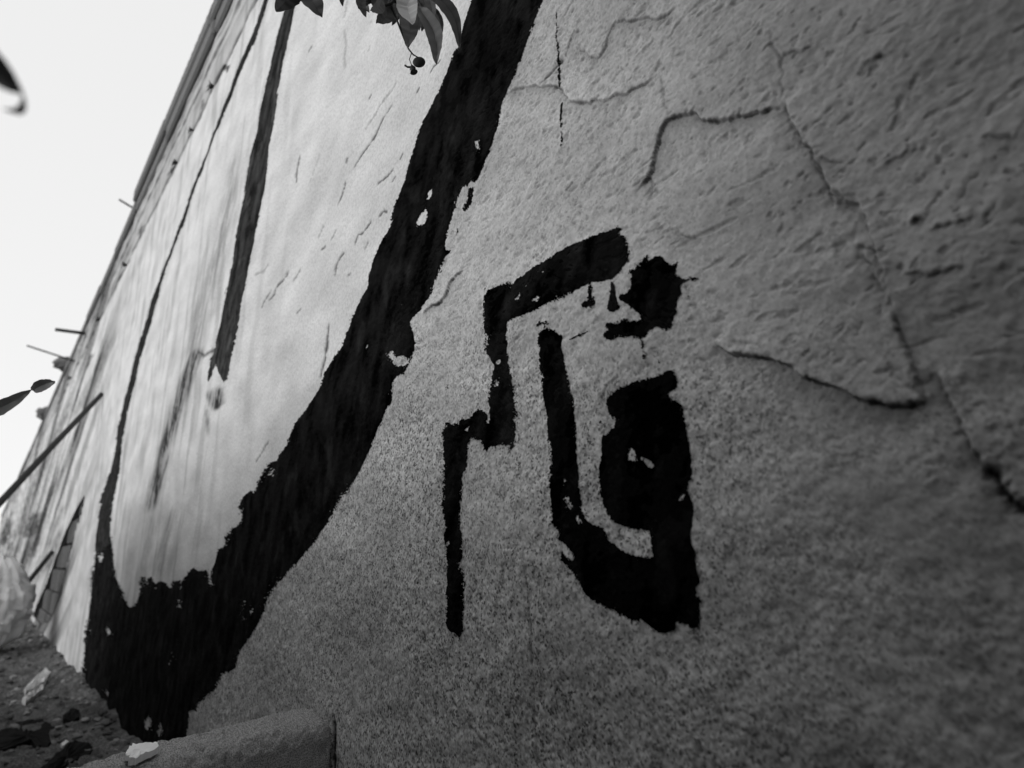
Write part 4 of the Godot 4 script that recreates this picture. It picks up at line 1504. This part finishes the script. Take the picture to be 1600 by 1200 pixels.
func edge_steps() -> Array:
	return [
		{"p": poly([0.6798,1.251,0.657,1.2475,0.621,1.2312,0.581,1.207,0.5659,1.1966,0.5564,1.182,0.5471,1.1651,0.5275,1.1504,0.5108,1.1403,0.5052,1.1414,0.4842,1.1277,0.4737,1.1282,0.4539,1.1185,0.4441,1.1182,0.4254,1.1107,0.416,1.1128,0.4027,1.1099]), "h": 2.2, "r": 40, "side": Vector2(0.5094,1.1755), "dark": 0.35},
		{"p": poly([0.4471,0.9901,0.432,0.9952,0.4208,1.0033,0.4165,1.0133,0.4142,1.0212,0.411,1.0294,0.4079,1.0361,0.4023,1.0414,0.3969,1.0452,0.39,1.0466,0.3817,1.0456,0.3722,1.0415,0.362,1.0392,0.3578,1.0331,0.3531,1.0246,0.3475,1.0185,0.3389,1.0149,0.3305,1.0101,0.3181,1.0058,0.3069,1.0006,0.297,0.9983,0.2876,0.9941,0.2801,0.9929,0.274,0.9913,0.2676,0.9933]), "h": 3.6, "r": 55, "side": Vector2(0.4328,1.0689), "dark": 0.75},
		{"p": poly([0.2676,0.9933,0.2661,0.9795,0.2626,0.9673,0.2583,0.9531,0.2547,0.9443,0.2494,0.9317,0.2454,0.9178,0.2415,0.9053,0.2387,0.8924,0.2374,0.8815,0.2367,0.8744]), "h": 5.0, "r": 40, "side": Vector2(0.2309,0.9469), "dark": 0.45},
		{"p": poly([0.2375,0.8941,0.2322,0.8859,0.2263,0.8787,0.2194,0.8734,0.2157,0.8641,0.2137,0.8535,0.2129,0.8446,0.2119,0.8342,0.2103,0.818,0.2082,0.7994,0.2069,0.782]), "h": 3.5, "r": 30, "side": Vector2(0.1932,0.8552), "dark": 0.4},
		{"p": poly([0.2267,0.8405,0.219,0.8391,0.2148,0.8338,0.211,0.8198,0.2075,0.8083]), "h": 2.5, "r": 20, "side": Vector2(0.1959,0.8356), "dark": 0.5},
		{"p": poly([0.2228,0.8358,0.2183,0.8225,0.2129,0.8061,0.2095,0.7968]), "h": 2.0, "r": 20, "side": Vector2(0.2036,0.813), "dark": 0.3},
		{"p": poly([0.2069,0.782,0.204,0.7704,0.2025,0.756,0.1987,0.7403,0.1946,0.7219]), "h": 2.5, "r": 25, "side": Vector2(0.2215,0.7487), "dark": 0.45},
		{"p": poly([0.364,0.8002,0.3512,0.7884,0.342,0.7802,0.3112,0.772,0.2999,0.766,0.2867,0.7558,0.2778,0.7464,0.2571,0.7348,0.2456,0.7274,0.2368,0.7208,0.2173,0.7124,0.2055,0.7103,0.1975,0.7129,0.1942,0.7213]), "h": 6.5, "r": 60, "side": Vector2(0.2538,0.7616), "dark": 0.6},
		{"p": poly([0.1851,0.7307,0.1825,0.7212,0.1784,0.7088,0.1763,0.6997,0.173,0.6864,0.1689,0.6741,0.1643,0.662,0.1602,0.6564,0.1579,0.6494,0.1547,0.646,0.1516,0.638,0.146,0.6315]), "h": 4.0, "r": 40, "side": Vector2(0.1529,0.694), "dark": 0.5},
		{"p": poly([0.1842,0.84,0.1804,0.845,0.174,0.8417]), "h": 4.0, "r": 20, "side": Vector2(0.1759,0.8527), "dark": 0.6},
		{"p": poly([0.1725,0.8321,0.1626,0.8289,0.1544,0.8303,0.1452,0.8293]), "h": 2.0, "r": 18, "side": Vector2(0.1612,0.8386), "dark": 0.3},
		{"p": poly([0.1936,0.8044,0.1868,0.806,0.1794,0.7984,0.1672,0.7975,0.1546,0.7981]), "h": 2.0, "r": 18, "side": Vector2(0.1779,0.8086), "dark": 0.3},
		{"p": poly([0.2016,0.9876,0.1898,0.9857,0.1831,0.9847,0.1809,0.9797]), "h": 2.5, "r": 20, "side": Vector2(0.1885,0.9949), "dark": 0.4},
		{"p": poly([0.2657,1.0382,0.2549,1.0349,0.2458,1.0307,0.2348,1.0302]), "h": 1.6, "r": 16, "side": Vector2(0.2568,1.0455), "dark": 0.3},
		{"p": poly([0.2418,0.9254,0.2346,0.9176,0.2239,0.9103]), "h": 1.6, "r": 14, "side": Vector2(0.2308,0.9261), "dark": 0.3},
		{"p": poly([0.1962,0.8951,0.1866,0.8967,0.1775,0.8973,0.1665,0.8941]), "h": 1.6, "r": 16, "side": Vector2(0.1817,0.9055), "dark": 0.3},
		{"p": poly([0.1309,0.8825,0.1252,0.8803,0.1133,0.8728]), "h": 2.0, "r": 14, "side": Vector2(0.1228,0.8859), "dark": 0.35},
		{"p": poly([0.5549,1.2338,0.5417,1.2589,0.5354,1.2622,0.5237,1.2528]), "h": 0.9, "r": 14, "side": Vector2(0.5537,1.2725), "dark": 0.3},
		{"p": poly([0.5252,1.2443,0.5258,1.2284,0.5191,1.2191,0.5071,1.2034,0.4973,1.1958,0.4862,1.1965,0.4794,1.2044,0.4723,1.2158,0.4615,1.2206,0.4494,1.2144,0.4399,1.2038,0.4181,1.1938,0.3997,1.1768,0.3891,1.1739,0.3768,1.1738,0.3703,1.1696]), "h": 1.4, "r": 22, "side": Vector2(0.4957,1.2308), "dark": 0.3},
		{"p": poly([0.9011,0.9853,0.8854,0.9913,0.8542,0.9901,0.8359,0.9988,0.8219,1.015,0.8042,1.0212,0.7832,1.0199]), "h": 2.6, "r": 16, "side": Vector2(0.8835,1.0252), "dark": 0.55},
		{"p": poly([0.4278,0.9773,0.4203,0.985,0.4282,0.9993,0.4419,0.9991,0.4512,0.9982]), "h": 1.2, "r": 14, "side": Vector2(0.4367,1.0081), "dark": 0.25},
		{"p": poly([0.5603,1.0449,0.5531,1.0485,0.5448,1.0532]), "h": 1.2, "r": 10, "side": Vector2(0.56,1.0562), "dark": 0.35},
		{"p": poly([0.423,0.9456,0.4072,0.9282,0.3952,0.9246,0.3806,0.909,0.3623,0.9016]), "h": 1.0, "r": 20, "side": Vector2(0.3903,0.9352), "dark": 0.2},
		{"p": poly([0.5114,0.769,0.496,0.7869,0.4789,0.7936]), "h": 0.8, "r": 14, "side": Vector2(0.5056,0.7889), "dark": 0.2},
	]

func hair_cracks() -> Array:
	return [
		{"p": poly([0.1655,0.6638,0.1602,0.6564,0.1579,0.6494,0.154,0.644,0.1456,0.63]), "w": 5, "d": 4, "dark": 0.6},
		{"p": poly([0.268,0.9948,0.2656,0.978,0.2618,0.9643,0.2547,0.9443,0.2486,0.9289,0.2438,0.9134,0.2395,0.895,0.2385,0.8774]), "w": 1.6, "d": 2, "dark": 0.42},
		{"p": poly([0.2119,0.8342,0.2096,0.8162,0.2074,0.7981,0.2063,0.7799]), "w": 1.4, "d": 1.5, "dark": 0.34},
		{"p": poly([0.1943,0.7209,0.1846,0.7288,0.1802,0.7153,0.1763,0.6997,0.172,0.6828,0.1649,0.6629]), "w": 1.5, "d": 1.5, "dark": 0.36},
		{"p": poly([1.1568,0.3636,1.1456,0.3596,1.1389,0.3341,1.1266,0.2902,1.12,0.2644]), "w": 4, "d": 3, "dark": 0.58},  # painted shade of the gap at the block's end, not a crack
		{"p": poly([0.6006,1.2223,0.5872,1.2238,0.5676,1.2316,0.5548,1.2358]), "w": 1.2, "d": 1.5, "dark": 0.5},
		{"p": poly([0.4027,1.1099,0.3992,1.0964,0.4011,1.0819,0.3969,1.0676,0.3915,1.0483]), "w": 1.5, "d": 1, "dark": 0.3},
		{"p": poly([0.2734,1.0724,0.2732,1.0625,0.2709,1.0485,0.266,1.0351,0.2667,1.0289,0.2641,1.0186,0.269,1.0138,0.2674,0.9945]), "w": 1.4, "d": 1, "dark": 0.3},
		{"p": poly([0.6401,0.5969,0.6356,0.5724,0.6312,0.5486,0.6292,0.5217,0.6274,0.4812]), "w": 2, "d": 1, "dark": 0.36},
		{"p": poly([0.6274,0.4812,0.6267,0.4442,0.6263,0.3946]), "w": 2, "d": 1, "dark": 0.28},
		{"p": poly([0.7998,0.4427,0.7407,0.412,0.6947,0.3934]), "w": 1.5, "d": 0.8, "dark": 0.34},
		{"p": poly([1.0439,1.4627,1.068,1.4627,1.0948,1.4552,1.124,1.4366,1.1525,1.43,1.1823,1.4265,1.206,1.4178,1.23,1.4072]), "w": 1.6, "d": 1.5, "dark": 0.6},
		{"p": poly([1.035,1.5089,1.0608,1.499,1.0992,1.4961]), "w": 1.2, "d": 0.8, "dark": 0.25},
		{"p": poly([1.1519,1.5495,1.1665,1.5445]), "w": 1.4, "d": 1, "dark": 0.5},
		{"p": poly([0.945,1.4363,0.9563,1.4299]), "w": 1.8, "d": 1, "dark": 0.6},
		{"p": poly([0.8656,1.4414,0.8761,1.4407,0.8959,1.446,0.9089,1.4413]), "w": 1.8, "d": 1, "dark": 0.55},
		{"p": poly([1.0271,1.311,1.0476,1.3105,1.0742,1.3127,1.1075,1.3179]), "w": 3, "d": 2, "dark": 0.6},
		{"p": poly([0.9909,1.3216,1.0076,1.3171]), "w": 1.6, "d": 1, "dark": 0.55},
		{"p": poly([1.0149,1.2877,1.0348,1.2856]), "w": 1.6, "d": 1, "dark": 0.5},
		{"p": poly([1.5928,1.5495,1.5961,1.5846,1.5737,1.6293]), "w": 2, "d": 1, "dark": 0.5},
		{"p": poly([1.2587,1.4014,1.2634,1.3882,1.2777,1.3719,1.3065,1.3588]), "w": 2, "d": 1.5, "dark": 0.55},
		{"p": poly([1.2528,1.4512,1.2611,1.4399]), "w": 1.4, "d": 1, "dark": 0.5},
		{"p": poly([1.042,1.2284,1.0609,1.2367,1.0817,1.2339]), "w": 2.4, "d": 2, "dark": 0.6},
		{"p": poly([1.1101,1.2434,1.1286,1.235,1.1539,1.2303,1.1722,1.235,1.183,1.2268,1.1844,1.2148]), "w": 1.8, "d": 1.5, "dark": 0.55},
		{"p": poly([1.1215,1.1996,1.132,1.1929,1.14,1.1893]), "w": 1.4, "d": 1, "dark": 0.35},
		{"p": poly([1.2384,1.223,1.2691,1.2115]), "w": 1.4, "d": 1, "dark": 0.35},
		{"p": poly([1.1982,1.1618,1.2133,1.1603]), "w": 1.6, "d": 1, "dark": 0.5},
		{"p": poly([1.5934,1.3139,1.5939,1.2969,1.6155,1.2907,1.6673,1.2873,1.6784,1.2733,1.7274,1.2677]), "w": 1.6, "d": 1.5, "dark": 0.5},
		{"p": poly([1.4986,1.2831,1.53,1.2711,1.5552,1.2665]), "w": 1.3, "d": 1, "dark": 0.35},
		{"p": poly([1.2931,1.2979,1.3217,1.2822]), "w": 1.3, "d": 1, "dark": 0.4},
		{"p": poly([1.3723,1.3435,1.4062,1.3224]), "w": 1.2, "d": 1, "dark": 0.3},
		{"p": poly([1.3537,1.2811,1.388,1.2867]), "w": 1.6, "d": 1, "dark": 0.5},
		{"p": poly([1.2318,1.2219,1.2571,1.2186,1.2747,1.2048,1.2767,1.1767]), "w": 1.6, "d": 1, "dark": 0.5},
		{"p": poly([1.4706,1.1725,1.5022,1.1663]), "w": 1.6, "d": 1, "dark": 0.5},
		{"p": poly([1.2954,1.0889,1.3035,1.0772,1.3032,1.0561,1.3056,1.0317,1.3058,1.0138,1.3179,0.9865,1.3244,0.966]), "w": 1.6, "d": 1.5, "dark": 0.55},
		{"p": poly([1.7624,1.3936,1.8029,1.3837,1.8876,1.4002]), "w": 1.2, "d": 1, "dark": 0.25},
		{"p": poly([1.0424,1.0119,1.0357,0.9946]), "w": 1.2, "d": 1, "dark": 0.6},
		{"p": poly([1.332,1.841,1.312,1.7816,1.3182,1.7503,1.3043,1.7059]), "w": 1.4, "d": 1, "dark": 0.22},
		{"p": poly([1.3251,1.9193,1.3367,1.8721]), "w": 1.3, "d": 1, "dark": 0.2},
		{"p": poly([2.6206,1.3662,2.3984,1.2846,2.3137,1.2815,2.2411,1.2589]), "w": 1.8, "d": 1, "dark": 0.5},
		{"p": poly([1.4302,1.5539,1.4794,1.4916]), "w": 1.2, "d": 0.8, "dark": 0.2},
		{"p": poly([1.1884,1.7505,1.1756,1.7495]), "w": 1.3, "d": 0.8, "dark": 0.25},
		{"p": poly([1.1674,1.6807,1.1785,1.6688]), "w": 1.3, "d": 0.8, "dark": 0.25},
		{"p": poly([1.1285,1.66,1.14,1.6552]), "w": 1.2, "d": 0.8, "dark": 0.22},
		{"p": poly([4.0047,0.7279,3.9083,0.7805,3.833,0.8291,3.6558,0.843,3.4947,0.8589]), "w": 1.5, "d": 1, "dark": 0.35},
		{"p": poly([4.5664,0.5179,4.71,0.4453,4.7679,0.4188]), "w": 2, "d": 1, "dark": 0.6},
		{"p": poly([5.0892,0.3588,4.8626,0.4405,4.8335,0.4665]), "w": 2, "d": 1, "dark": 0.5},
		{"p": poly([3.6682,0.6324,3.5916,0.5901,3.6392,0.5619]), "w": 2, "d": 1.5, "dark": 0.7},
		{"p": poly([2.576,1.6372,2.6145,1.6169,2.6391,1.5863]), "w": 4, "d": 1.5, "dark": 0.8},
		{"p": poly([2.19,1.4731,2.2267,1.4519]), "w": 2, "d": 1, "dark": 0.5},
	]

func stain_shapes() -> Array:
	return [
		{"p": poly([2.3359,2.0564,2.1398,1.927,2.2169,1.7481,2.2888,1.6116,2.3525,1.4695,2.5455,1.3111,2.7756,1.3668,2.6132,1.5522,2.4875,1.6867,2.404,1.9078]), "dark": 0.28, "soft": 5},
		{"p": poly([2.6206,1.3662,2.4272,1.31,2.5463,1.2168,2.6362,1.1639,2.7648,1.0172,2.8497,0.8591,2.9789,0.7956,3.1268,0.8168,3.0275,1.0002,2.9216,1.1651,2.7821,1.2789]), "dark": 0.52, "soft": 2},
		{"p": poly([2.8186,1.1476,2.7607,1.1623,2.8379,1.0269,2.9172,0.8523,2.9786,0.8323,2.9418,0.9652]), "dark": 0.6, "soft": 1},
		{"p": poly([2.323,1.1356,2.2059,1.1372,2.1005,1.1095,2.0881,1.0601,2.171,1.0534,2.242,1.0782]), "dark": 0.55, "soft": 1},
		{"p": poly([2.2955,1.0921,2.2537,1.0515,2.1987,0.9783,2.2287,0.9947,2.288,1.0573]), "dark": 0.6, "soft": 1},
		{"p": poly([3.0192,0.7979,2.8268,0.7869,2.9374,0.6273,3.0072,0.5451,3.1443,0.5427,3.0515,0.6765]), "dark": 0.22, "soft": 3},
		{"p": poly([2.6949,0.7906,2.5404,0.7705,2.6204,0.6674,2.6599,0.5616,2.793,0.5598,2.7515,0.6702]), "dark": 0.28, "soft": 2},
		{"p": poly([2.4759,0.8085,2.3383,0.7987,2.4787,0.6442,2.5476,0.547,2.6323,0.5516,2.5589,0.6661]), "dark": 0.2, "soft": 3},
		{"p": poly([2.5547,1.8435,2.4063,1.8061,2.5564,1.6354,2.6859,1.4974,2.7701,1.4171,2.8815,1.4594,2.7478,1.6216]), "dark": 0.15, "soft": 6},
		{"p": poly([8.3582,2.4355,8.1103,2.1145,9.5318,1.9985,12.5784,1.6284,14.2888,1.0188,18.2294,1.1569,15.5119,1.8603,11.1424,2.2075]), "dark": 0.34, "soft": 2},
		{"p": poly([5.4054,2.17,5.1071,2.0755,6.3722,1.9116,7.4595,1.925,8.0371,2.0685,6.8702,2.1235]), "dark": 0.25, "soft": 2},
		{"p": poly([8.1324,1.543,7.7456,1.4759,8.7746,1.2871,9.4903,1.3696]), "dark": 0.35, "soft": 1},
		{"p": poly([12.6892,1.3406,10.0834,1.1861,10.2557,0.9427,13.3481,0.9922,15.0035,1.083,13.8195,1.2398]), "dark": 0.5, "soft": 1},
		{"p": poly([7.3041,1.0873,7.0897,1.0684,7.4723,0.9386,8.039,0.7582,8.4126,0.7775,7.7987,0.9643]), "dark": 0.35, "soft": 1},
		{"p": poly([7.3546,0.878,6.8003,0.9047,7.4064,0.5713,8.6012,0.4476,9.2987,0.3953,8.2619,0.604]), "dark": 0.42, "soft": 2},
		{"p": poly([28.229,2.1336,22.3724,1.6722,23.9457,1.1188,33.9222,1.2326,37.8988,1.6867]), "dark": 0.6, "soft": 1},
		{"p": poly([12.9713,0.8865,10.8712,0.8421,11.8119,0.5614,13.919,0.355,14.0207,0.604]), "dark": 0.25, "soft": 2},
		{"p": poly([10.1251,0.9386,9.3852,0.908,9.8726,0.676,10.8988,0.6673]), "dark": 0.35, "soft": 1},
		{"p": poly([15.9693,1.0664,13.8866,1.0278,16.2356,0.604,17.3624,0.4182,18.3224,0.7353]), "dark": 0.3, "soft": 1},
		{"p": poly([14.6909,3.2857,12.7519,2.9406,17.773,2.9918,22.2749,2.5625,26.6474,2.9406,20.5212,3.3534]), "dark": 0.2, "soft": 2},
		{"p": poly([7.0286,2.4264,6.6387,2.3305,6.9421,2.2859,7.2189,2.3496]), "dark": 0.6, "soft": 0.5},
		{"p": poly([4.9882,3.3734,4.6674,3.1836,4.9822,3.167,5.385,3.1458,5.6868,3.1572,6.0092,3.3045,5.5268,3.3174]), "dark": 0.28, "soft": 2},
		{"p": poly([3.4507,3.0344,3.2563,2.9109,3.6689,2.8887,3.9259,2.8249,4.1361,2.9335,3.7947,3.001]), "dark": 0.2, "soft": 2},
		{"p": poly([3.7409,2.6822,3.6263,2.6473,3.754,2.6496,3.8411,2.6848]), "dark": 0.7, "soft": 0.5},
		{"p": poly([4.7113,2.7464,4.5146,2.6635,4.64,2.6528,4.7758,2.7083]), "dark": 0.6, "soft": 0.5},
		{"p": poly([2.6983,2.6646,2.5859,2.5707,2.6203,2.5625,2.7557,2.6575]), "dark": 0.6, "soft": 0.5},
		{"p": poly([3.1185,2.7241,3.0154,2.6547,3.0629,2.6558,3.1343,2.7054]), "dark": 0.6, "soft": 0.5},
		{"p": poly([5.6115,2.8678,5.3926,2.8877,5.073,2.7368,5.2877,2.6704]), "dark": 0.35, "soft": 1},
		{"p": poly([5.6141,2.737,5.3283,2.6203,6.0521,2.643,6.5274,2.7349]), "dark": 0.3, "soft": 1.5},
		{"p": poly([4.1976,2.6219,3.9361,2.5066,4.3284,2.3827,4.7663,2.3679,4.9649,2.4546,4.5235,2.4999]), "dark": 0.14, "soft": 3},
		{"p": poly([5.2892,0.2922,4.8828,0.3146,4.5564,0.0067,4.752,-0.083,5.0456,-0.0875]), "dark": 0.1, "soft": 3},
	]

func missing_plaster() -> PackedVector2Array:
	return poly([5.5688,1.0566,5.5978,0.9669,5.7911,0.8226,5.9714,0.6575,6.07,0.4917,6.2254,0.3528,6.5738,0.184,7.357,0.1003,8.6358,0.0958,8.355,0.2122,7.6357,0.4091,7.0475,0.6561,6.5785,0.8405,6.0279,0.979])

func stroke_middle() -> PackedVector2Array:
	return poly([0.6645,1.4786,0.6805,1.421,0.7495,1.3075,0.8533,1.1979,0.9727,1.0784,1.1301,0.9199,1.2897,0.7979,1.5122,0.644,1.8493,0.4815,2.236,0.2877,2.4247,0.1051])

func flat_outlines() -> Dictionary:
	return {
		"flake": poly([-1.0611,0.3164,-1.086,0.3092,-1.1113,0.3001,-1.0999,0.2904,-1.1042,0.2796,-1.0917,0.2741,-1.0724,0.2753,-1.0577,0.2869,-1.0447,0.2995,-1.0302,0.309,-1.0327,0.317,-1.0506,0.3122]),
		"rag_left": poly([-2.9824,0.3928,-3.2576,0.3912,-3.3288,0.353,-3.4319,0.3115,-3.507,0.2575,-3.5101,0.2214,-3.4145,0.1933,-3.3083,0.184,-3.1954,0.2097,-3.0597,0.2072,-2.9801,0.2364,-3.0168,0.256,-3.1268,0.2652,-3.0753,0.3041,-3.0134,0.3378]),
		"rag_near": poly([-2.609,0.2714,-2.7203,0.2356,-2.8101,0.2036,-2.894,0.1792,-2.9381,0.1514,-2.8753,0.1259,-2.8015,0.1118,-2.7158,0.1301,-2.6839,0.1628,-2.6262,0.1932,-2.5953,0.2201,-2.5277,0.2484,-2.5034,0.2772]),
		"rag_mid": poly([-3.3982,0.1522,-3.5211,0.1115,-3.4694,0.085,-3.3049,0.1052,-3.2475,0.1396,-3.314,0.1547]),
		"slab_far": poly([-4.2376,0.2403,-4.545,0.1891,-4.9596,0.1133,-4.7899,0.0971,-4.4131,0.1525,-4.208,0.201,-4.1052,0.241]),
		"slab_near": poly([-3.9533,0.2609,-4.1664,0.2125,-4.337,0.1618,-4.1997,0.1673,-3.9797,0.2169,-3.8687,0.2504]),
		"chip": poly([-2.9169,0.1954,-2.9683,0.1767,-2.9409,0.1697,-2.8806,0.1893]),
	}

func leaf_list() -> Array:
	return [
		blade(Vector3(-0.7338,1.3743,0.1435), Vector3(-0.7278,1.2921,0.134), 0.0261, 0.09, 0.25, 0.08, 0.1),
		blade(Vector3(-0.6941,1.3577,0.1523), Vector3(-0.6789,1.2844,0.1517), 0.0309, 0.5, 0.4, -0.06, -0.1),
		blade(Vector3(-0.7064,1.3532,0.1323), Vector3(-0.6931,1.2548,0.1061), 0.0264, 0.11, 0.55, 0.1, 0.05),
		blade(Vector3(-0.6812,1.3594,0.1358), Vector3(-0.6832,1.2955,0.0762), 0.0194, 0.12, 0.3, 0.17, 0),
		blade(Vector3(-0.7359,1.3999,0.1058), Vector3(-0.7277,1.3318,0.0825), 0.0103, 0.07, 0.3, 0.15, 0.1),
		blade(Vector3(-0.7479,1.4288,0.1), Vector3(-0.7539,1.3918,0.0919), 0.0143, 0.06, 0.3, 0.1, 0),
		blade(Vector3(-0.7421,1.3945,0.1117), Vector3(-0.7409,1.3462,0.1063), 0.0121, 0.06, 0.3, 0.1, 0.1),
		blade(Vector3(-0.7543,1.3787,0.1554), Vector3(-0.758,1.3609,0.1526), 0.0083, 0.06, 0.3, 0.1, 0),
		blade(Vector3(-0.7389,1.3681,0.1647), Vector3(-0.7398,1.3198,0.1793), 0.0267, 0.06, 0.4, 0.15, 0.1),
		blade(Vector3(-0.7701,1.4035,0.1873), Vector3(-0.7694,1.3505,0.1805), 0.0155, 0.045, 0.4, -0.1, 0),
		blade(Vector3(-0.7263,1.359,0.1784), Vector3(-0.7256,1.3221,0.1958), 0.0174, 0.13, 0.3, 0.15, 0.2),
		blade(Vector3(-0.7649,1.4207,0.1707), Vector3(-0.7683,1.3751,0.1725), 0.0222, 0.05, 0.4, 0.1, 0),
		blade(Vector3(-0.7606,1.4217,0.1482), Vector3(-0.762,1.3812,0.1496), 0.0205, 0.05, 0.4, 0.1, 0),
		blade(Vector3(-0.7497,1.4253,0.1353), Vector3(-0.7494,1.3722,0.1289), 0.0187, 0.05, 0.4, 0.1, 0),
		blade(Vector3(-0.7373,1.4253,0.1188), Vector3(-0.7364,1.3758,0.1132), 0.0187, 0.05, 0.4, 0.1, 0),
		blade(Vector3(-0.7726,1.3796,0.2834), Vector3(-0.8015,1.3212,0.2962), 0.0345, 0.09, 0.3, 0.1, 0.0),
		blade(Vector3(-0.7716,1.388,0.2685), Vector3(-0.7654,1.3104,0.2435), 0.0364, 0.05, 0.4, -0.08, 0),
		blade(Vector3(-0.7654,1.3794,0.2394), Vector3(-0.7608,1.3436,0.2175), 0.0141, 0.06, 0.4, 0.15, 0),
		blade(Vector3(-0.7627,1.4071,0.179), Vector3(-0.7771,1.3751,0.1842), 0.0147, 0.05, 0.3, 0.1, 0),
		blade(Vector3(-0.7567,1.4171,0.1582), Vector3(-0.7492,1.3662,0.1432), 0.0166, 0.06, 0.4, -0.1, 0.2),
		blade(Vector3(-0.7211,1.438,0.1029), Vector3(-0.7272,1.3981,0.0936), 0.0169, 0.07, 0.3, 0.12, 0),
		blade(Vector3(-0.7132,1.438,0.0924), Vector3(-0.7178,1.3999,0.0819), 0.015, 0.06, 0.4, -0.1, 0),
		blade(Vector3(-0.7359,1.3991,0.1228), Vector3(-0.7294,1.3343,0.1029), 0.0148, 0.07, 0.4, 0.1, 0.1),
		blade(Vector3(-0.7351,1.3804,0.1308), Vector3(-0.7496,1.3325,0.1291), 0.0129, 0.06, 0.3, -0.1, 0),
		blade(Vector3(-0.7805,1.4289,0.1778), Vector3(-0.7724,1.3794,0.1627), 0.0168, 0.05, 0.3, -0.1, 0.2),
		blade(Vector3(-0.7193,1.4035,0.1197), Vector3(-0.715,1.3391,0.1031), 0.0164, 0.1, 0.4, 0.08, 0),
		blade(Vector3(-0.7553,1.4027,0.15), Vector3(-0.7503,1.3556,0.1401), 0.0166, 0.09, 0.4, -0.08, 0.1),
		blade(Vector3(-0.7561,1.4162,0.1399), Vector3(-0.7654,1.3543,0.1424), 0.014, 0.06, 0.3, 0.1, 0),
		blade(Vector3(-0.7452,1.4199,0.127), Vector3(-0.7416,1.3668,0.1162), 0.014, 0.08, 0.4, 0.1, 0),
		blade(Vector3(-0.7385,1.3973,0.1255), Vector3(-0.7349,1.3396,0.1126), 0.0166, 0.08, 0.4, 0.06, 0),
		blade(Vector3(-0.7656,1.4117,0.1678), Vector3(-0.761,1.3627,0.1573), 0.0185, 0.09, 0.4, 0.1, 0),
		blade(Vector3(-0.7884,1.4289,0.1883), Vector3(-0.7806,1.3722,0.1704), 0.0187, 0.07, 0.4, -0.08, 0),
		blade(Vector3(-1.5932,0.8533,0.5768), Vector3(-1.4526,0.9092,0.4659), 0.0289, 0.3, 0.3, -0.04, 0),
		blade(Vector3(-1.4608,0.9026,0.474), Vector3(-1.4055,0.9151,0.4403), 0.0215, 0.2, 0.3, 0.03, 0),
		blade(Vector3(-0.289,0.7953,0.5377), Vector3(-0.2787,0.7676,0.512), 0.0122, 0.13, 0.4, -0.03, 0),
		blade(Vector3(-0.2792,0.7694,0.5134), Vector3(-0.29,0.7686,0.5187), 0.0031, 0.4, 0.3, 0.25, 0),
	]
